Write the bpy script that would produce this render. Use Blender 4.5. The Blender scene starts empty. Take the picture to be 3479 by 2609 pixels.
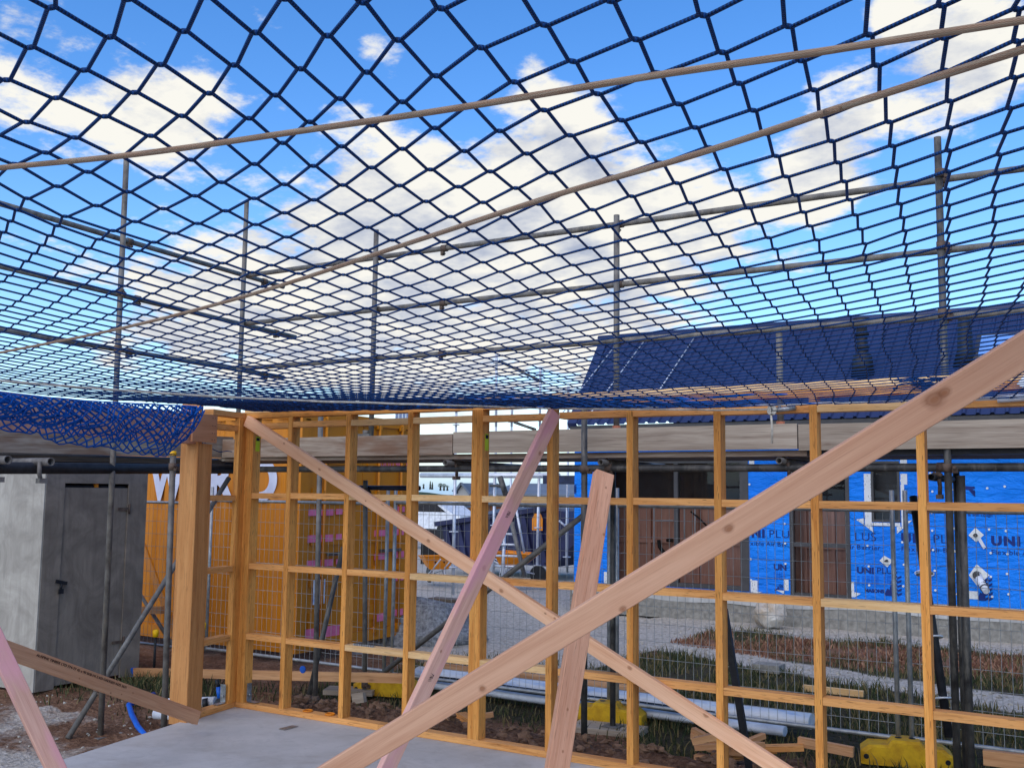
import bpy, math, random
import numpy as np
from mathutils import Vector, Matrix, noise as mnoise
random.seed(7)
SC = bpy.context.scene
COL = SC.collection
R_ = math.radians
# ------------------------------------------------------------------ camera
W, H = 3479.0, 2609.0
F = 3480.75
H0 = 1.752
YAW, PIT, ROL = R_(31.2165), R_(6.0452), R_(0.6421)
cy, sy, cp, sp = math.cos(YAW), math.sin(YAW), math.cos(PIT), math.sin(PIT)
FW = Vector((-sy*cp, cy*cp, sp)); RT = Vector((cy, sy, 0)); UP = RT.cross(FW)
RT2 = RT*math.cos(ROL)+UP*math.sin(ROL); UP2 = UP*math.cos(ROL)-RT*math.sin(ROL)
CAMP = Vector((0, 0, H0))
cd = bpy.data.cameras.new('camera'); cam = bpy.data.objects.new('camera', cd); COL.objects.link(cam)
M = Matrix((RT2, UP2, -FW)).transposed().to_4x4(); M.translation = CAMP
cam.matrix_world = M
cd.sensor_fit = 'HORIZONTAL'; cd.sensor_width = 36; cd.lens = 36*F/W; cd.clip_end = 5000; cd.clip_start = .05
SC.camera = cam
def ray(px, py): return FW*F + RT2*(px-W/2) - UP2*(py-H/2)
def onY(p, y): d = ray(*p); return CAMP + d*(y/d.y)
def onX(p, x): d = ray(*p); return CAMP + d*(x/d.x)
def onZ(p, z): d = ray(*p); return CAMP + d*((z-H0)/d.z)
def onD(p, dep): d = ray(*p); return CAMP + d*(dep/F)
def onPl(p, P0, n): d = ray(*p); return CAMP + d*((Vector(P0)-CAMP).dot(n)/d.dot(n))
O_ = 1.57278
def o(x, y): return (x*O_, y*O_)
RG = {1:(0,1300,.42194),2:(0,1950,.40687),3:(800,1350,.4069),4:(800,1950,.4069),5:(1600,1350,.4069),6:(1600,1950,.4069),
      7:(2400,1350,.4878),8:(2400,1900,.4878),'z1':(900,1380,.24107),'z2':(1000,1700,.33755),'z3':(1400,1580,.30136),
      'z4':(480,1560,.26522),'z5':(2200,1550,.27125),'z6':(2850,1550,.31945),'z7':(1400,2000,.30136),'za':(2679,1000,.27125),'zr':(3079,1100,.21097)}
def P(r, u, v): a = RG[r]; return (a[0]+a[2]*u, a[1]+a[2]*v)
# ------------------------------------------------------------------ object helpers
def prop(ob, label=None, cat=None, group=None, kind=None):
    if label: ob['label'] = label
    if cat: ob['category'] = cat
    if group: ob['group'] = group
    if kind: ob['kind'] = kind
    return ob
def thing(name, label, cat, loc=(0, 0, 0), group=None):
    ob = bpy.data.objects.new(name, None); COL.objects.link(ob); ob.location = loc; ob.empty_display_size = .1
    return prop(ob, label, cat, group)
class MB:
    def __init__(s): s.v = []; s.f = []; s.uv = []; s.sm = []
    def quad(s, pts, uvs=None, smooth=False):
        n = len(s.v); s.v += [tuple(p) for p in pts]; s.f.append(tuple(range(n, n+len(pts))))
        s.uv += uvs if uvs else [(p[0], p[1]) for p in pts]; s.sm.append(smooth)
    def prism8(s, c, L, wv, hv):
        # c: 8 corners [end][4 around]; grain along the length
        ou, ov = random.random()*40, random.random()*40
        a, b = c[:4], c[4:]
        for k in range(4):
            k2 = (k+1) % 4
            w = wv if k % 2 == 0 else hv
            v0 = ov + k*3.1
            s.quad([a[k], b[k], b[k2], a[k2]], [(ou, v0), (ou+L, v0), (ou+L, v0+w), (ou, v0+w)])
        for e, q in ((0, a[::-1]), (1, b)):
            s.quad(q, [(ou+50, ov), (ou+50+.04*hv, ov), (ou+50+.04*hv, ov+wv), (ou+50, ov+wv)])
    def beam(s, p0, p1, w, h, side=None, ch=0.0, uv0=None):
        """solid timber from p0 to p1 (centre line); w along 'side', h across"""
        p0, p1 = Vector(p0), Vector(p1); d = p1-p0; L = d.length; d.normalize()
        sd = Vector(side) if side is not None else (Vector((0, 0, 1)).cross(d) if abs(d.z) < .95 else Vector((1, 0, 0)))
        sd = (sd - d*sd.dot(d)).normalized(); up = d.cross(sd).normalized()
        a, b = sd*(w/2), up*(h/2)
        if ch <= 0:
            c = [p+q for p in (p0, p1) for q in (-a-b, a-b, a+b, -a+b)]
            s.prism8(c, L, w, h)
        else:
            ca, cb = sd*ch, up*ch
            ring = [-a-b+ca, a-b-ca, a-b+cb, a+b-cb, a+b-ca, -a+b+ca, -a+b-cb, -a-b+cb]
            wid = [w, ch, h, ch, w, ch, h, ch]
            ou, ov = uv0 if uv0 else (random.random()*40, random.random()*40); acc = ov
            for k in range(8):
                k2 = (k+1) % 8; v0 = acc; v1 = acc+wid[k]; acc = v1
                s.quad([p0+ring[k], p1+ring[k], p1+ring[k2], p0+ring[k2]], [(ou, v0), (ou+L, v0), (ou+L, v1), (ou, v1)])
            for p, rr in ((p0, ring[::-1]), (p1, ring)):
                s.quad([p+q for q in rr], [(ou+50+q.dot(up)*.04, ov+q.dot(sd)) for q in rr])
        return s
    def box(s, x0, x1, y0, y1, z0, z1, axis='x'):
        c = Vector(((x0+x1)/2, (y0+y1)/2, (z0+z1)/2))
        if axis == 'x': return s.beam((x0, c.y, c.z), (x1, c.y, c.z), y1-y0, z1-z0, (0, 1, 0))
        if axis == 'y': return s.beam((c.x, y0, c.z), (c.x, y1, c.z), x1-x0, z1-z0, (1, 0, 0))
        return s.beam((c.x, c.y, z0), (c.x, c.y, z1), x1-x0, y1-y0, (1, 0, 0))
    def tube(s, pts, r, n=10, caps=True, rads=None, hollow=False):
        pts = [Vector(p) for p in pts]; m = len(pts); rings = []; L = 0; base = len(s.v)
        prev = None; ou = random.random()*30
        for i, p in enumerate(pts):
            t = (pts[min(i+1, m-1)]-pts[max(i-1, 0)]).normalized()
            if prev is None:
                ref = Vector((0, 0, 1)) if abs(t.z) < .9 else Vector((1, 0, 0)); x = (ref - t*ref.dot(t)).normalized()
            else: x = (prev - t*prev.dot(t)).normalized()
            prev = x; y = t.cross(x); rr = rads[i] if rads else r
            if i: L += (pts[i]-pts[i-1]).length
            rings.append(L)
            for k in range(n):
                a = 2*math.pi*k/n; s.v.append(tuple(p + x*(rr*math.cos(a)) + y*(rr*math.sin(a))))
        for i in range(m-1):
            for k in range(n):
                k2 = (k+1) % n
                s.f.append((base+i*n+k, base+i*n+k2, base+(i+1)*n+k2, base+(i+1)*n+k))
                u0, u1 = ou+rings[i], ou+rings[i+1]; v0, v1 = k/n*.15, (k+1)/n*.15
                s.uv += [(u0, v0), (u0, v1), (u1, v1), (u1, v0)]; s.sm.append(True)
        if caps:
            for i in (0, m-1):
                q = [base+i*n+k for k in range(n)]; q = q[::-1] if i == 0 else q
                if hollow:
                    c = pts[i]; t = (pts[1]-pts[0]).normalized() if i == 0 else (pts[-2]-pts[-1]).normalized()
                    n0 = len(s.v)
                    for k in q: s.v.append(tuple(c+(Vector(s.v[k])-c)*.80))
                    for k in q: s.v.append(tuple(c+(Vector(s.v[k])-c)*.80+t*.12))
                    for k in range(n):
                        k2 = (k+1) % n
                        s.f.append((q[k], q[k2], n0+k2, n0+k)); s.f.append((n0+k, n0+k2, n0+n+k2, n0+n+k))
                        s.uv += [(0, 0)]*8; s.sm += [False, True]
                    s.f.append(tuple(n0+n+k for k in range(n))); s.uv += [(0, 0)]*n; s.sm.append(False)
                else:
                    s.f.append(tuple(q)); s.uv += [(ou+k*.01, 0) for k in range(n)]; s.sm.append(False)
        return s
    def disc(s, c, nrm, r, t, n=20):
        nrm = Vector(nrm).normalized(); c = Vector(c); return s.tube([c-nrm*t/2, c+nrm*t/2], r, n)
    def blob(s, c, rx, ry, rz, seg=14, rings=8, amp=.15, seed=0, flat=None):
        base = len(s.v); c = Vector(c)
        for i in range(rings+1):
            th = math.pi*i/rings
            for k in range(seg):
                ph = 2*math.pi*k/seg; d = Vector((math.sin(th)*math.cos(ph), math.sin(th)*math.sin(ph), math.cos(th)))
                q = 1+amp*mnoise.noise(d*1.7+Vector((seed, seed*.7, 0)))+amp*.5*mnoise.noise(d*4+Vector((0, seed, 3)))
                z = d.z*rz*q
                if flat is not None: z = max(z, flat)
                s.v.append((c.x+d.x*rx*q, c.y+d.y*ry*q, c.z+z))
        for i in range(rings):
            for k in range(seg):
                k2 = (k+1) % seg
                s.f.append((base+i*seg+k, base+(i+1)*seg+k, base+(i+1)*seg+k2, base+i*seg+k2))
                s.uv += [(k/seg, i/rings)]*4; s.sm.append(True)
        return s
    def build(s, name, mat, parent=None, label=None):
        me = bpy.data.meshes.new(name); off = Vector(parent['_w']) if parent and '_w' in parent else (parent.location if parent else Vector())
        me.from_pydata([tuple(Vector(p)-Vector(off)) for p in s.v], [], s.f)
        uvl = me.uv_layers.new(name='UVMap')
        uvl.data.foreach_set('uv', np.array(s.uv, dtype=np.float32).ravel())
        me.polygons.foreach_set('use_smooth', s.sm)
        me.materials.append(mat); me.update()
        ob = bpy.data.objects.new(name, me); COL.objects.link(ob)
        if parent:
            ob.parent = parent; ob['_w'] = tuple(off)
        if label: ob['label'] = label
        return ob
def single(name, mb, mat, label, cat, group=None, kind=None):
    """a thing that is one mesh, origin at its base centre"""
    vs = np.array(mb.v); b = Vector(((vs[:, 0].min()+vs[:, 0].max())/2, (vs[:, 1].min()+vs[:, 1].max())/2, vs[:, 2].min()))
    mb.v = [tuple(Vector(p)-b) for p in mb.v]
    ob = mb.build(name, mat); ob.location = b; ob['_w'] = tuple(b)
    return prop(ob, label, cat, group, kind)
def text_mesh(name, body, size, p, xdir, ydir, mat, parent, bold=0.0, sx=1.0, depth=.0015, align='LEFT'):
    cu = bpy.data.curves.new(name, 'FONT'); cu.body = body; cu.size = size; cu.offset = bold; cu.extrude = depth; cu.align_x = align
    t = bpy.data.objects.new(name, cu); COL.objects.link(t)
    dg = bpy.context.evaluated_depsgraph_get(); me = bpy.data.meshes.new_from_object(t.evaluated_get(dg))
    bpy.data.objects.remove(t); bpy.data.curves.remove(cu)
    xd, yd = Vector(xdir).normalized(), Vector(ydir).normalized(); yd = (yd-xd*yd.dot(xd)).normalized(); zd = xd.cross(yd)
    off = Vector(parent['_w']) if '_w' in parent else parent.location
    for v in me.vertices:
        c = v.co.copy(); v.co = Vector(p) - off + xd*c.x*sx + yd*c.y + zd*c.z
    me.materials.clear(); me.materials.append(mat)
    ob = bpy.data.objects.new(name, me); COL.objects.link(ob); ob.parent = parent; ob['_w'] = tuple(off)
    return ob
# ------------------------------------------------------------------ materials
def s2l(c): return tuple((x/12.92 if x <= .04045 else ((x+.055)/1.055)**2.4) for x in c)
def rgb(r, g, b): return s2l((r/255, g/255, b/255))+(1,)
class NT:
    def __init__(s, name, rough=.6, spec=.3, metal=0):
        s.m = bpy.data.materials.new(name); s.m.use_nodes = True; s.t = s.m.node_tree; s.b = s.t.nodes['Principled BSDF']
        s.b.inputs['Roughness'].default_value = rough; s.b.inputs['Metallic'].default_value = metal; s.b.inputs['Specular IOR Level'].default_value = spec
    def n(s, typ, **kw):
        nd = s.t.nodes.new(typ)
        for k, v in kw.items():
            if k in nd.inputs: nd.inputs[k].default_value = v
            else: setattr(nd, k, v)
        return nd
    def l(s, a, b): s.t.links.new(a, b)
    def map(s, kind='UV', scale=(1, 1, 1)):
        tc = s.n('ShaderNodeTexCoord'); mp = s.n('ShaderNodeMapping'); mp.inputs['Scale'].default_value = scale
        s.l(tc.outputs[kind], mp.inputs['Vector']); return mp.outputs[0]
    def noise(s, vec, scale, detail=4, rough=.6, dist=0):
        nd = s.n('ShaderNodeTexNoise'); nd.inputs['Scale'].default_value = scale; nd.inputs['Detail'].default_value = detail
        nd.inputs['Roughness'].default_value = rough; nd.inputs['Distortion'].default_value = dist
        s.l(vec, nd.inputs['Vector']); return nd.outputs['Fac']
    def ramp(s, fac, stops):
        r = s.n('ShaderNodeValToRGB'); e = r.color_ramp.elements
        while len(e) > 1: e.remove(e[-1])
        e[0].position = stops[0][0]; e[0].color = stops[0][1]
        for p, c in stops[1:]:
            q = e.new(p); q.color = c
        s.l(fac, r.inputs[0]); return r.outputs[0]
    def mix(s, fac, a, b, mode='MIX'):
        m = s.n('ShaderNodeMix'); m.data_type = 'RGBA'; m.blend_type = mode
        for sock, val in ((m.inputs[0], fac), (m.inputs[6], a), (m.inputs[7], b)):
            if isinstance(val, (int, float, tuple)): sock.default_value = val
            else: s.l(val, sock)
        return m.outputs[2]
    def math(s, op, a, b=0.0, clamp=False):
        m = s.n('ShaderNodeMath'); m.operation = op; m.use_clamp = clamp
        for k, v in enumerate((a, b)):
            if isinstance(v, (int, float)): m.inputs[k].default_value = v
            else: s.l(v, m.inputs[k])
        return m.outputs[0]
    def col(s, c):
        if isinstance(c, tuple): s.b.inputs['Base Color'].default_value = c
        else: s.l(c, s.b.inputs['Base Color'])
    def bump(s, h, strength=.3, dist=.01):
        b = s.n('ShaderNodeBump'); b.inputs['Strength'].default_value = strength; b.inputs['Distance'].default_value = dist
        s.l(h, b.inputs['Height']); s.l(b.outputs[0], s.b.inputs['Normal'])
BW = [(0, (0, 0, 0, 1)), (1, (1, 1, 1, 1))]
def wood(name, light, dark, streak, knots=.5, rough=.65, sstr=.6, stain=None, flecks=0.0, spots=()):
    m = NT(name, rough, .25)
    uv = m.map('UV')
    big = m.noise(m.map('UV', (.9, 14, 1)), 1.6, 3, .55, .6)          # broad figure
    fine = m.noise(m.map('UV', (2.5, 130, 1)), 2.0, 3, .6)            # fine grain
    gr = m.math('ADD', m.math('MULTIPLY', big, .6), m.math('MULTIPLY', fine, .4))
    c = m.ramp(gr, [(.36, dark), (.62, light)])
    st = m.ramp(m.noise(m.map('UV', (1.3, 60, 1)), 2.2, 2, .5), [(.60, (0, 0, 0, 1)), (.72, (1, 1, 1, 1))])
    c = m.mix(m.math('MULTIPLY', st, sstr), c, streak)
    if flecks:
        fl = m.ramp(m.noise(m.map('UV', (7, 110, 1)), 1.6, 1, .5), [(.655, (0, 0, 0, 1)), (.69, (1, 1, 1, 1))])
        c = m.mix(m.math('MULTIPLY', fl, flecks), c, rgb(60, 36, 18))
    # piece to piece and broad tone change
    tone = m.noise(m.map('UV', (.35, .5, 1)), 1.0, 2)
    c = m.mix(1.0, c, m.ramp(tone, [(.3, (.74, .72, .70, 1)), (.7, (1.14, 1.14, 1.14, 1))]), 'MULTIPLY')
    if knots:
        vo = m.n('ShaderNodeTexVoronoi'); vo.inputs['Scale'].default_value = 1.0
        m.l(m.map('UV', (3.2, 9.0, 1)), vo.inputs['Vector'])
        kn = m.ramp(vo.outputs['Distance'], [(0, (1, 1, 1, 1)), (.07, (.8, .8, .8, 1)), (.11, (.35, .35, .35, 1)), (.24, (0, 0, 0, 1))])
        pick = m.ramp(vo.outputs['Color'], [(.58, (0, 0, 0, 1)), (.60, (1, 1, 1, 1))])
        c = m.mix(m.math('MULTIPLY', m.math('MULTIPLY', kn, pick), knots), c, rgb(92, 52, 26))
    for (su, sv, sr) in spots:
        vs = m.n('ShaderNodeVectorMath', operation='SUBTRACT'); m.l(uv, vs.inputs[0]); vs.inputs[1].default_value = (su, sv, 0)
        vm = m.n('ShaderNodeVectorMath', operation='MULTIPLY'); m.l(vs.outputs[0], vm.inputs[0]); vm.inputs[1].default_value = (.75/sr, 1/sr, 0)
        vl = m.n('ShaderNodeVectorMath', operation='LENGTH'); m.l(vm.outputs[0], vl.inputs[0])
        dd = m.math('ADD', vl.outputs['Value'], m.math('MULTIPLY', m.math('SUBTRACT', big, .5), 1.2))
        c = m.mix(m.ramp(dd, [(.2, (.45, .45, .45, 1)), (.5, (.62, .62, .62, 1)), (.66, (.30, .30, .30, 1)), (1.25, (0, 0, 0, 1))]), c, rgb(128, 76, 46))
        c = m.mix(m.ramp(vl.outputs['Value'], [(.25, (.55, .55, .55, 1)), (.4, (0, 0, 0, 1))]), c, rgb(150, 92, 56))
    if stain:
        sn = m.ramp(m.noise(m.map('UV', (1.2, 4, 1)), 1.5, 3), [(.45, (0, 0, 0, 1)), (.65, (1, 1, 1, 1))])
        c = m.mix(m.math('MULTIPLY', sn, .75), c, stain)
    m.col(c); m.bump(fine, .25, .002)
    return m.m
def metal(name, base, dirt, rough=.5, met=.6, scale=9, rust=None, mud=None):
    m = NT(name, rough, .4, met)
    v = m.map('Object')
    c = m.ramp(m.noise(v, scale, 6, .65), [(.35, dirt), (.62, base)])
    if rust:
        c = m.mix(m.ramp(m.noise(v, scale*.6, 4), [(.55, (0, 0, 0, 1)), (.68, (.9, .9, .9, 1))]), c, rust)
    if mud:
        c = m.mix(m.ramp(m.noise(m.map('Object', (1, 1, .3)), scale*2.2, 5), [(.52, (0, 0, 0, 1)), (.62, (.8, .8, .8, 1))]), c, mud)
    m.col(c); m.l(m.ramp(m.noise(v, scale*2, 3), [(.3, (rough*.8,)*3+(1,)), (.7, (min(1, rough*1.25),)*3+(1,))]), m.b.inputs['Roughness'])
    m.bump(m.noise(v, scale*6, 3), .15, .003)
    return m.m
def plain(name, c, c2=None, rough=.6, scale=5, met=0, spec=.3, bump=.1):
    m = NT(name, rough, spec, met); v = m.map('Object')
    n = m.noise(v, scale, 5)
    m.col(m.ramp(n, [(.35, c2 or c), (.65, c)])); m.bump(m.noise(v, scale*5, 3), bump, .004)
    return m.m
MT = {}; WD = {}
def wreg(key, *a, **k): WD[key] = (a[1:4], k); MT[key] = wood(*a, **k)
MT['stud'] = wood('treated_framing', rgb(230, 164, 84), rgb(194, 120, 48), rgb(112, 62, 22), .75, flecks=.75)
MT['pale'] = wood('pale_framing', rgb(238, 200, 146), rgb(216, 166, 104), rgb(150, 100, 52), .35, sstr=.35, flecks=.4)
MT['nog'] = wood('nogging_pine', rgb(232, 170, 102), rgb(200, 132, 68), rgb(116, 70, 30), .4, flecks=.6)
wreg('brace', 'rough_sawn_brace', rgb(226, 176, 142), rgb(208, 154, 120), rgb(170, 112, 82), .6, sstr=.3)
wreg('brace2', 'brace_pine', rgb(236, 188, 150), rgb(218, 162, 122), rgb(170, 104, 66), .8, sstr=.35)
wreg('prop', 'brace_fir', rgb(226, 172, 138), rgb(200, 138, 104), rgb(158, 92, 62), .4, sstr=.5, flecks=.3)
wreg('pink', 'pink_tinted_brace', rgb(226, 180, 158), rgb(204, 152, 132), rgb(160, 108, 90), .6, sstr=.35, stain=rgb(212, 148, 156))
wreg('brown', 'browned_brace', rgb(220, 168, 128), rgb(196, 138, 100), rgb(120, 72, 44), .5, sstr=.35)
MT['post'] = wood('laminated_post', rgb(218, 158, 96), rgb(190, 126, 68), rgb(130, 80, 40), .6, flecks=.35)
MT['ply'] = wood('plywood_gusset', rgb(206, 152, 112), rgb(184, 128, 90), rgb(130, 80, 50), .3, sstr=.25)
MT['weather'] = wood('weathered_plank', rgb(180, 164, 144), rgb(132, 110, 90), rgb(66, 46, 34), .5, sstr=.85, stain=rgb(120, 86, 62))
MT['weather2'] = wood('grey_plank', rgb(178, 164, 144), rgb(142, 126, 108), rgb(84, 66, 52), .4, sstr=.6)
MT['soffit'] = wood('dark_deck_plank', rgb(110, 96, 82), rgb(74, 62, 52), rgb(40, 32, 26), .2)  # darker plank tone for deck and sole boards
MT['offcut'] = wood('offcut_timber', rgb(206, 158, 112), rgb(172, 120, 78), rgb(104, 66, 38), .5)
MT['lintel'] = wood('pinkish_lintel', rgb(208, 160, 136), rgb(186, 134, 110), rgb(130, 84, 64), .4, sstr=.3)
MT['galv'] = metal('galvanised_tube', rgb(122, 117, 109), rgb(84, 78, 72), .6, .1, 9, mud=rgb(128, 118, 104))
MT['galvb'] = metal('weathered_tube', rgb(124, 120, 114), rgb(80, 76, 72), .55, .15, 9, mud=rgb(100, 98, 94))
MT['dark'] = metal('dark_tube', rgb(84, 82, 78), rgb(48, 47, 46), .5, .15, 8, mud=rgb(104, 100, 92))
MT['black'] = plain('black_steel', rgb(40, 41, 44), rgb(24, 25, 28), .5, 12)
MT['navy'] = metal('navy_tube', rgb(40, 48, 78), rgb(26, 30, 44), .4, .3, 8)
MT['rust'] = metal('rusty_coupler', rgb(112, 94, 80), rgb(78, 64, 56), .75, .25, 25)
MT['clamp'] = metal('orange_rust_clamp', rgb(186, 116, 84), rgb(140, 80, 56), .75, .15, 25)
MT['fence'] = metal('fence_wire', rgb(176, 178, 178), rgb(140, 142, 142), .45, .5, 14)
MT['wire'] = plain('galvanised_wire', rgb(176, 176, 172), rgb(150, 150, 146), .5, 20, .1)
MT['bracket'] = metal('steel_bracket', rgb(176, 178, 178), rgb(130, 132, 132), .35, .8, 20)
MT['yellow'] = plain('yellow_block', rgb(226, 178, 30), rgb(190, 138, 24), .65, 9, bump=.3)
MT['cap'] = plain('yellow_cap', rgb(248, 196, 20), rgb(226, 168, 14), .5)
MT['orange'] = None
MT['white'] = plain('white_plastic', rgb(226, 228, 230), rgb(196, 198, 202), .5, 8)
MT['bluehose'] = plain('blue_plastic', rgb(24, 104, 208), rgb(18, 84, 178), .45)
MT['bluepaint'] = plain('blue_paint', rgb(26, 92, 186), rgb(22, 74, 156), .6)
MT['tag'] = plain('yellow_green_tag', rgb(196, 208, 30), rgb(180, 190, 22), .6)
MT['ink'] = plain('black_ink', rgb(36, 30, 34), None, .8)
MT['stamp'] = plain('faded_ink', rgb(92, 62, 46), None, .8)
MT['printink'] = plain('dark_blue_print', rgb(10, 40, 110), None, .6)
MT['printfaint'] = plain('faint_blue_print', rgb(8, 80, 180), None, .6)
MT['flash'] = plain('white_flashing', rgb(226, 226, 220), rgb(206, 206, 200), .6, 30)
MT['frame'] = plain('dark_joinery', rgb(74, 72, 72), rgb(62, 60, 60), .4, 4)
MT['inter'] = wood('brown_interior', rgb(206, 156, 134), rgb(178, 128, 110), rgb(130, 88, 72), .2)
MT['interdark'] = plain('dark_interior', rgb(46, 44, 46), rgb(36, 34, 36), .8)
MT['orangep'] = plain('orange_plastic', rgb(232, 142, 24), rgb(206, 118, 18), .5)
MT['skip'] = plain('navy_skip_paint', rgb(42, 46, 82), rgb(32, 34, 60), .55, 3)
MT['alum'] = plain('aluminium', rgb(214, 218, 222), rgb(186, 190, 196), .35, 8, .3)
MT['greyroof'] = plain('grey_roof', rgb(104, 112, 124), rgb(90, 98, 108), .5, .5)
MT['housewhite'] = plain('white_cladding', rgb(168, 166, 160), rgb(150, 148, 144), .7, .5)
MT['brick'] = plain('red_brick', rgb(176, 112, 80), rgb(150, 92, 64), .85, 3)
MT['tape'] = plain('pink_tape', rgb(236, 124, 156), rgb(214, 104, 136), .5)
MT['stripe'] = plain('white_lettering', rgb(206, 208, 220), rgb(186, 188, 204), .5)
MT['pave'] = plain('concrete_tile', rgb(150, 146, 136), rgb(116, 112, 104), .9, 14)
MT['ropewhite'] = plain('white_rope', rgb(214, 208, 192), rgb(180, 172, 154), .8, 30)
CLOUD, EXPO = .76, 0.38
# ---- special materials
m = NT('orange_container_paint', .5, .35); v = m.map('Object')
c = m.ramp(m.noise(v, 1.2, 4), [(.3, rgb(186, 112, 6)), (.7, rgb(200, 122, 8))])
c = m.mix(m.ramp(m.noise(m.map('Object', (6, 6, .7)), 2.2, 5), [(.58, (0, 0, 0, 1)), (.75, (.55, .55, .55, 1))]), c, rgb(150, 84, 22))
m.col(c); MT['orange'] = m.m
def plymat(name, light, dark, sc=(1, 1, 1)):
    m = NT(name, .8, .2); v = m.map('Object', sc)
    c = m.ramp(m.noise(v, 2.2, 6, .65, 1.4), [(.3, dark), (.68, light)])
    c = m.mix(m.ramp(m.noise(m.map('Object', (9, 9, .8)), 2.5, 4), [(.5, (0, 0, 0, 1)), (.72, (.6, .6, .6, 1))]), c, dark)
    m.col(c); m.bump(m.noise(m.map('Object', (30, 30, 3)), 3, 3), .2, .003); return m.m
MT['plydark'] = plymat('weathered_dark_plywood', rgb(146, 134, 120), rgb(108, 98, 88))
MT['plylight'] = plymat('weathered_pale_plywood', rgb(176, 170, 158), rgb(138, 132, 122))
m = NT('blue_building_wrap', .55, .3); v = m.map('Object')
m.col(m.ramp(m.noise(v, 1.1, 4), [(.3, rgb(0, 116, 224)), (.7, rgb(4, 134, 240))]))
m.bump(m.noise(m.map('Object', (1, 1, 3.5)), 2.6, 5, .6, 1.2), .9, .07); MT['wrap'] = m.m
m = NT('navy_roof_steel', .42, .35); v = m.map('Object')
m.col(m.ramp(m.noise(v, .8, 4), [(.3, rgb(40, 48, 80)), (.7, rgb(48, 57, 92))])); MT['roof'] = m.m
m = NT('perforated_flashing_tape', .6, .3); v = m.map('Object', (1, 1, 1))
w_ = m.n('ShaderNodeTexVoronoi'); w_.inputs['Scale'].default_value = 1; m.l(m.map('Object', (55, 55, 16)), w_.inputs['Vector'])
m.col(m.ramp(w_.outputs['Distance'], [(.0, rgb(120, 120, 122)), (.22, rgb(150, 150, 150)), (.3, rgb(214, 214, 212))])); MT['tapew'] = m.m
m = NT('window_glass', .04, .5); m.col(rgb(40, 44, 50))
tr = m.n('ShaderNodeBsdfTransparent'); tr.inputs[0].default_value = (.8, .8, .8, 1)
ms = m.n('ShaderNodeMixShader'); fr = m.n('ShaderNodeFresnel'); fr.inputs[0].default_value = 1.5
gl = m.n('ShaderNodeBsdfGlossy'); gl.inputs['Roughness'].default_value = .02
m.l(fr.outputs[0], ms.inputs[0]); m.l(tr.outputs[0], ms.inputs[1]); m.l(gl.outputs[0], ms.inputs[2])
m.l(ms.outputs[0], m.t.nodes['Material Output'].inputs[0]); MT['glass'] = m.m
m = NT('netting_twine', .75, .25)
br = m.n('ShaderNodeTexWave'); br.inputs['Scale'].default_value = 55; br.inputs['Distortion'].default_value = .6
m.l(m.map('UV', (1, 5, 1)), br.inputs['Vector'])
m.col(m.mix(br.outputs['Fac'], rgb(1, 32, 66), rgb(2, 62, 124))); m.bump(br.outputs['Fac'], .5, .001); MT['net'] = m.m
m = NT('front_lit_net_twine', .7, .25); m.col(m.ramp(m.noise(m.map('UV', (3, 20, 1)), 3, 3), [(.35, rgb(2, 66, 138)), (.65, rgb(6, 96, 184))])); MT['net_lit'] = m.m  # same net twine in a brighter blue, painting it as front-lit
m = NT('tan_braided_rope', .85, .2)
ch = m.n('ShaderNodeTexChecker'); ch.inputs['Scale'].default_value = 1; m.l(m.map('UV', (260, 190, 1)), ch.inputs['Vector'])
c = m.mix(ch.outputs['Fac'], rgb(176, 146, 120), rgb(132, 102, 80))
c = m.mix(m.ramp(m.noise(m.map('UV', (4, 20, 1)), 3, 3), [(.45, (0, 0, 0, 1)), (.62, (.6, .6, .6, 1))]), c, rgb(176, 164, 140))
m.col(c); m.bump(ch.outputs['Fac'], .4, .0015); MT['rope'] = m.m
m = NT('slab_concrete', .75, .25); v = m.map('Object')
c = m.ramp(m.noise(v, 1.3, 6, .6), [(.3, rgb(166, 163, 158)), (.7, rgb(192, 188, 182))])
c = m.mix(m.ramp(m.noise(v, 7, 5, .7, .8), [(.50, (0, 0, 0, 1)), (.8, (.5, .5, .5, 1))]), c, rgb(142, 139, 135))
c = m.mix(m.ramp(m.noise(v, .7, 5, .7, 1.5), [(.5, (0, 0, 0, 1)), (.68, (.55, .55, .55, 1))]), c, rgb(152, 142, 130))
c = m.mix(m.ramp(m.noise(v, 60, 3), [(.62, (0, 0, 0, 1)), (.75, (.5, .5, .5, 1))]), c, rgb(134, 134, 136))
m.col(c); m.bump(m.noise(v, 25, 6), .12, .005); MT['slab'] = m.m
m = NT('site_ground', .95, .1)
at = m.n('ShaderNodeVertexColor'); at.layer_name = 'cover'; sx = m.n('ShaderNodeSeparateColor'); m.l(at.outputs[0], sx.inputs[0])
v = m.map('Object'); n1 = m.noise(v, 2.5, 8, .7); n2 = m.noise(v, 28, 6, .7)
dirt = m.ramp(m.math('ADD', m.math('MULTIPLY', n1, .5), m.math('MULTIPLY', n2, .5)), [(.34, rgb(70, 48, 36)), (.5, rgb(116, 86, 66)), (.66, rgb(160, 128, 104))])
soil = m.ramp(n2, [(.3, rgb(42, 42, 30)), (.7, rgb(88, 80, 62))])
dry = m.ramp(n2, [(.3, rgb(104, 76, 60)), (.7, rgb(150, 116, 94))])
vo = m.n('ShaderNodeTexVoronoi'); vo.inputs['Scale'].default_value = 26; m.l(v, vo.inputs['Vector'])
grv = m.mix(.5, m.ramp(n2, [(.3, rgb(146, 138, 126)), (.7, rgb(206, 198, 184))]), m.ramp(vo.outputs['Color'], [(.2, rgb(150, 142, 130)), (.8, rgb(212, 204, 192))]))
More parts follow.
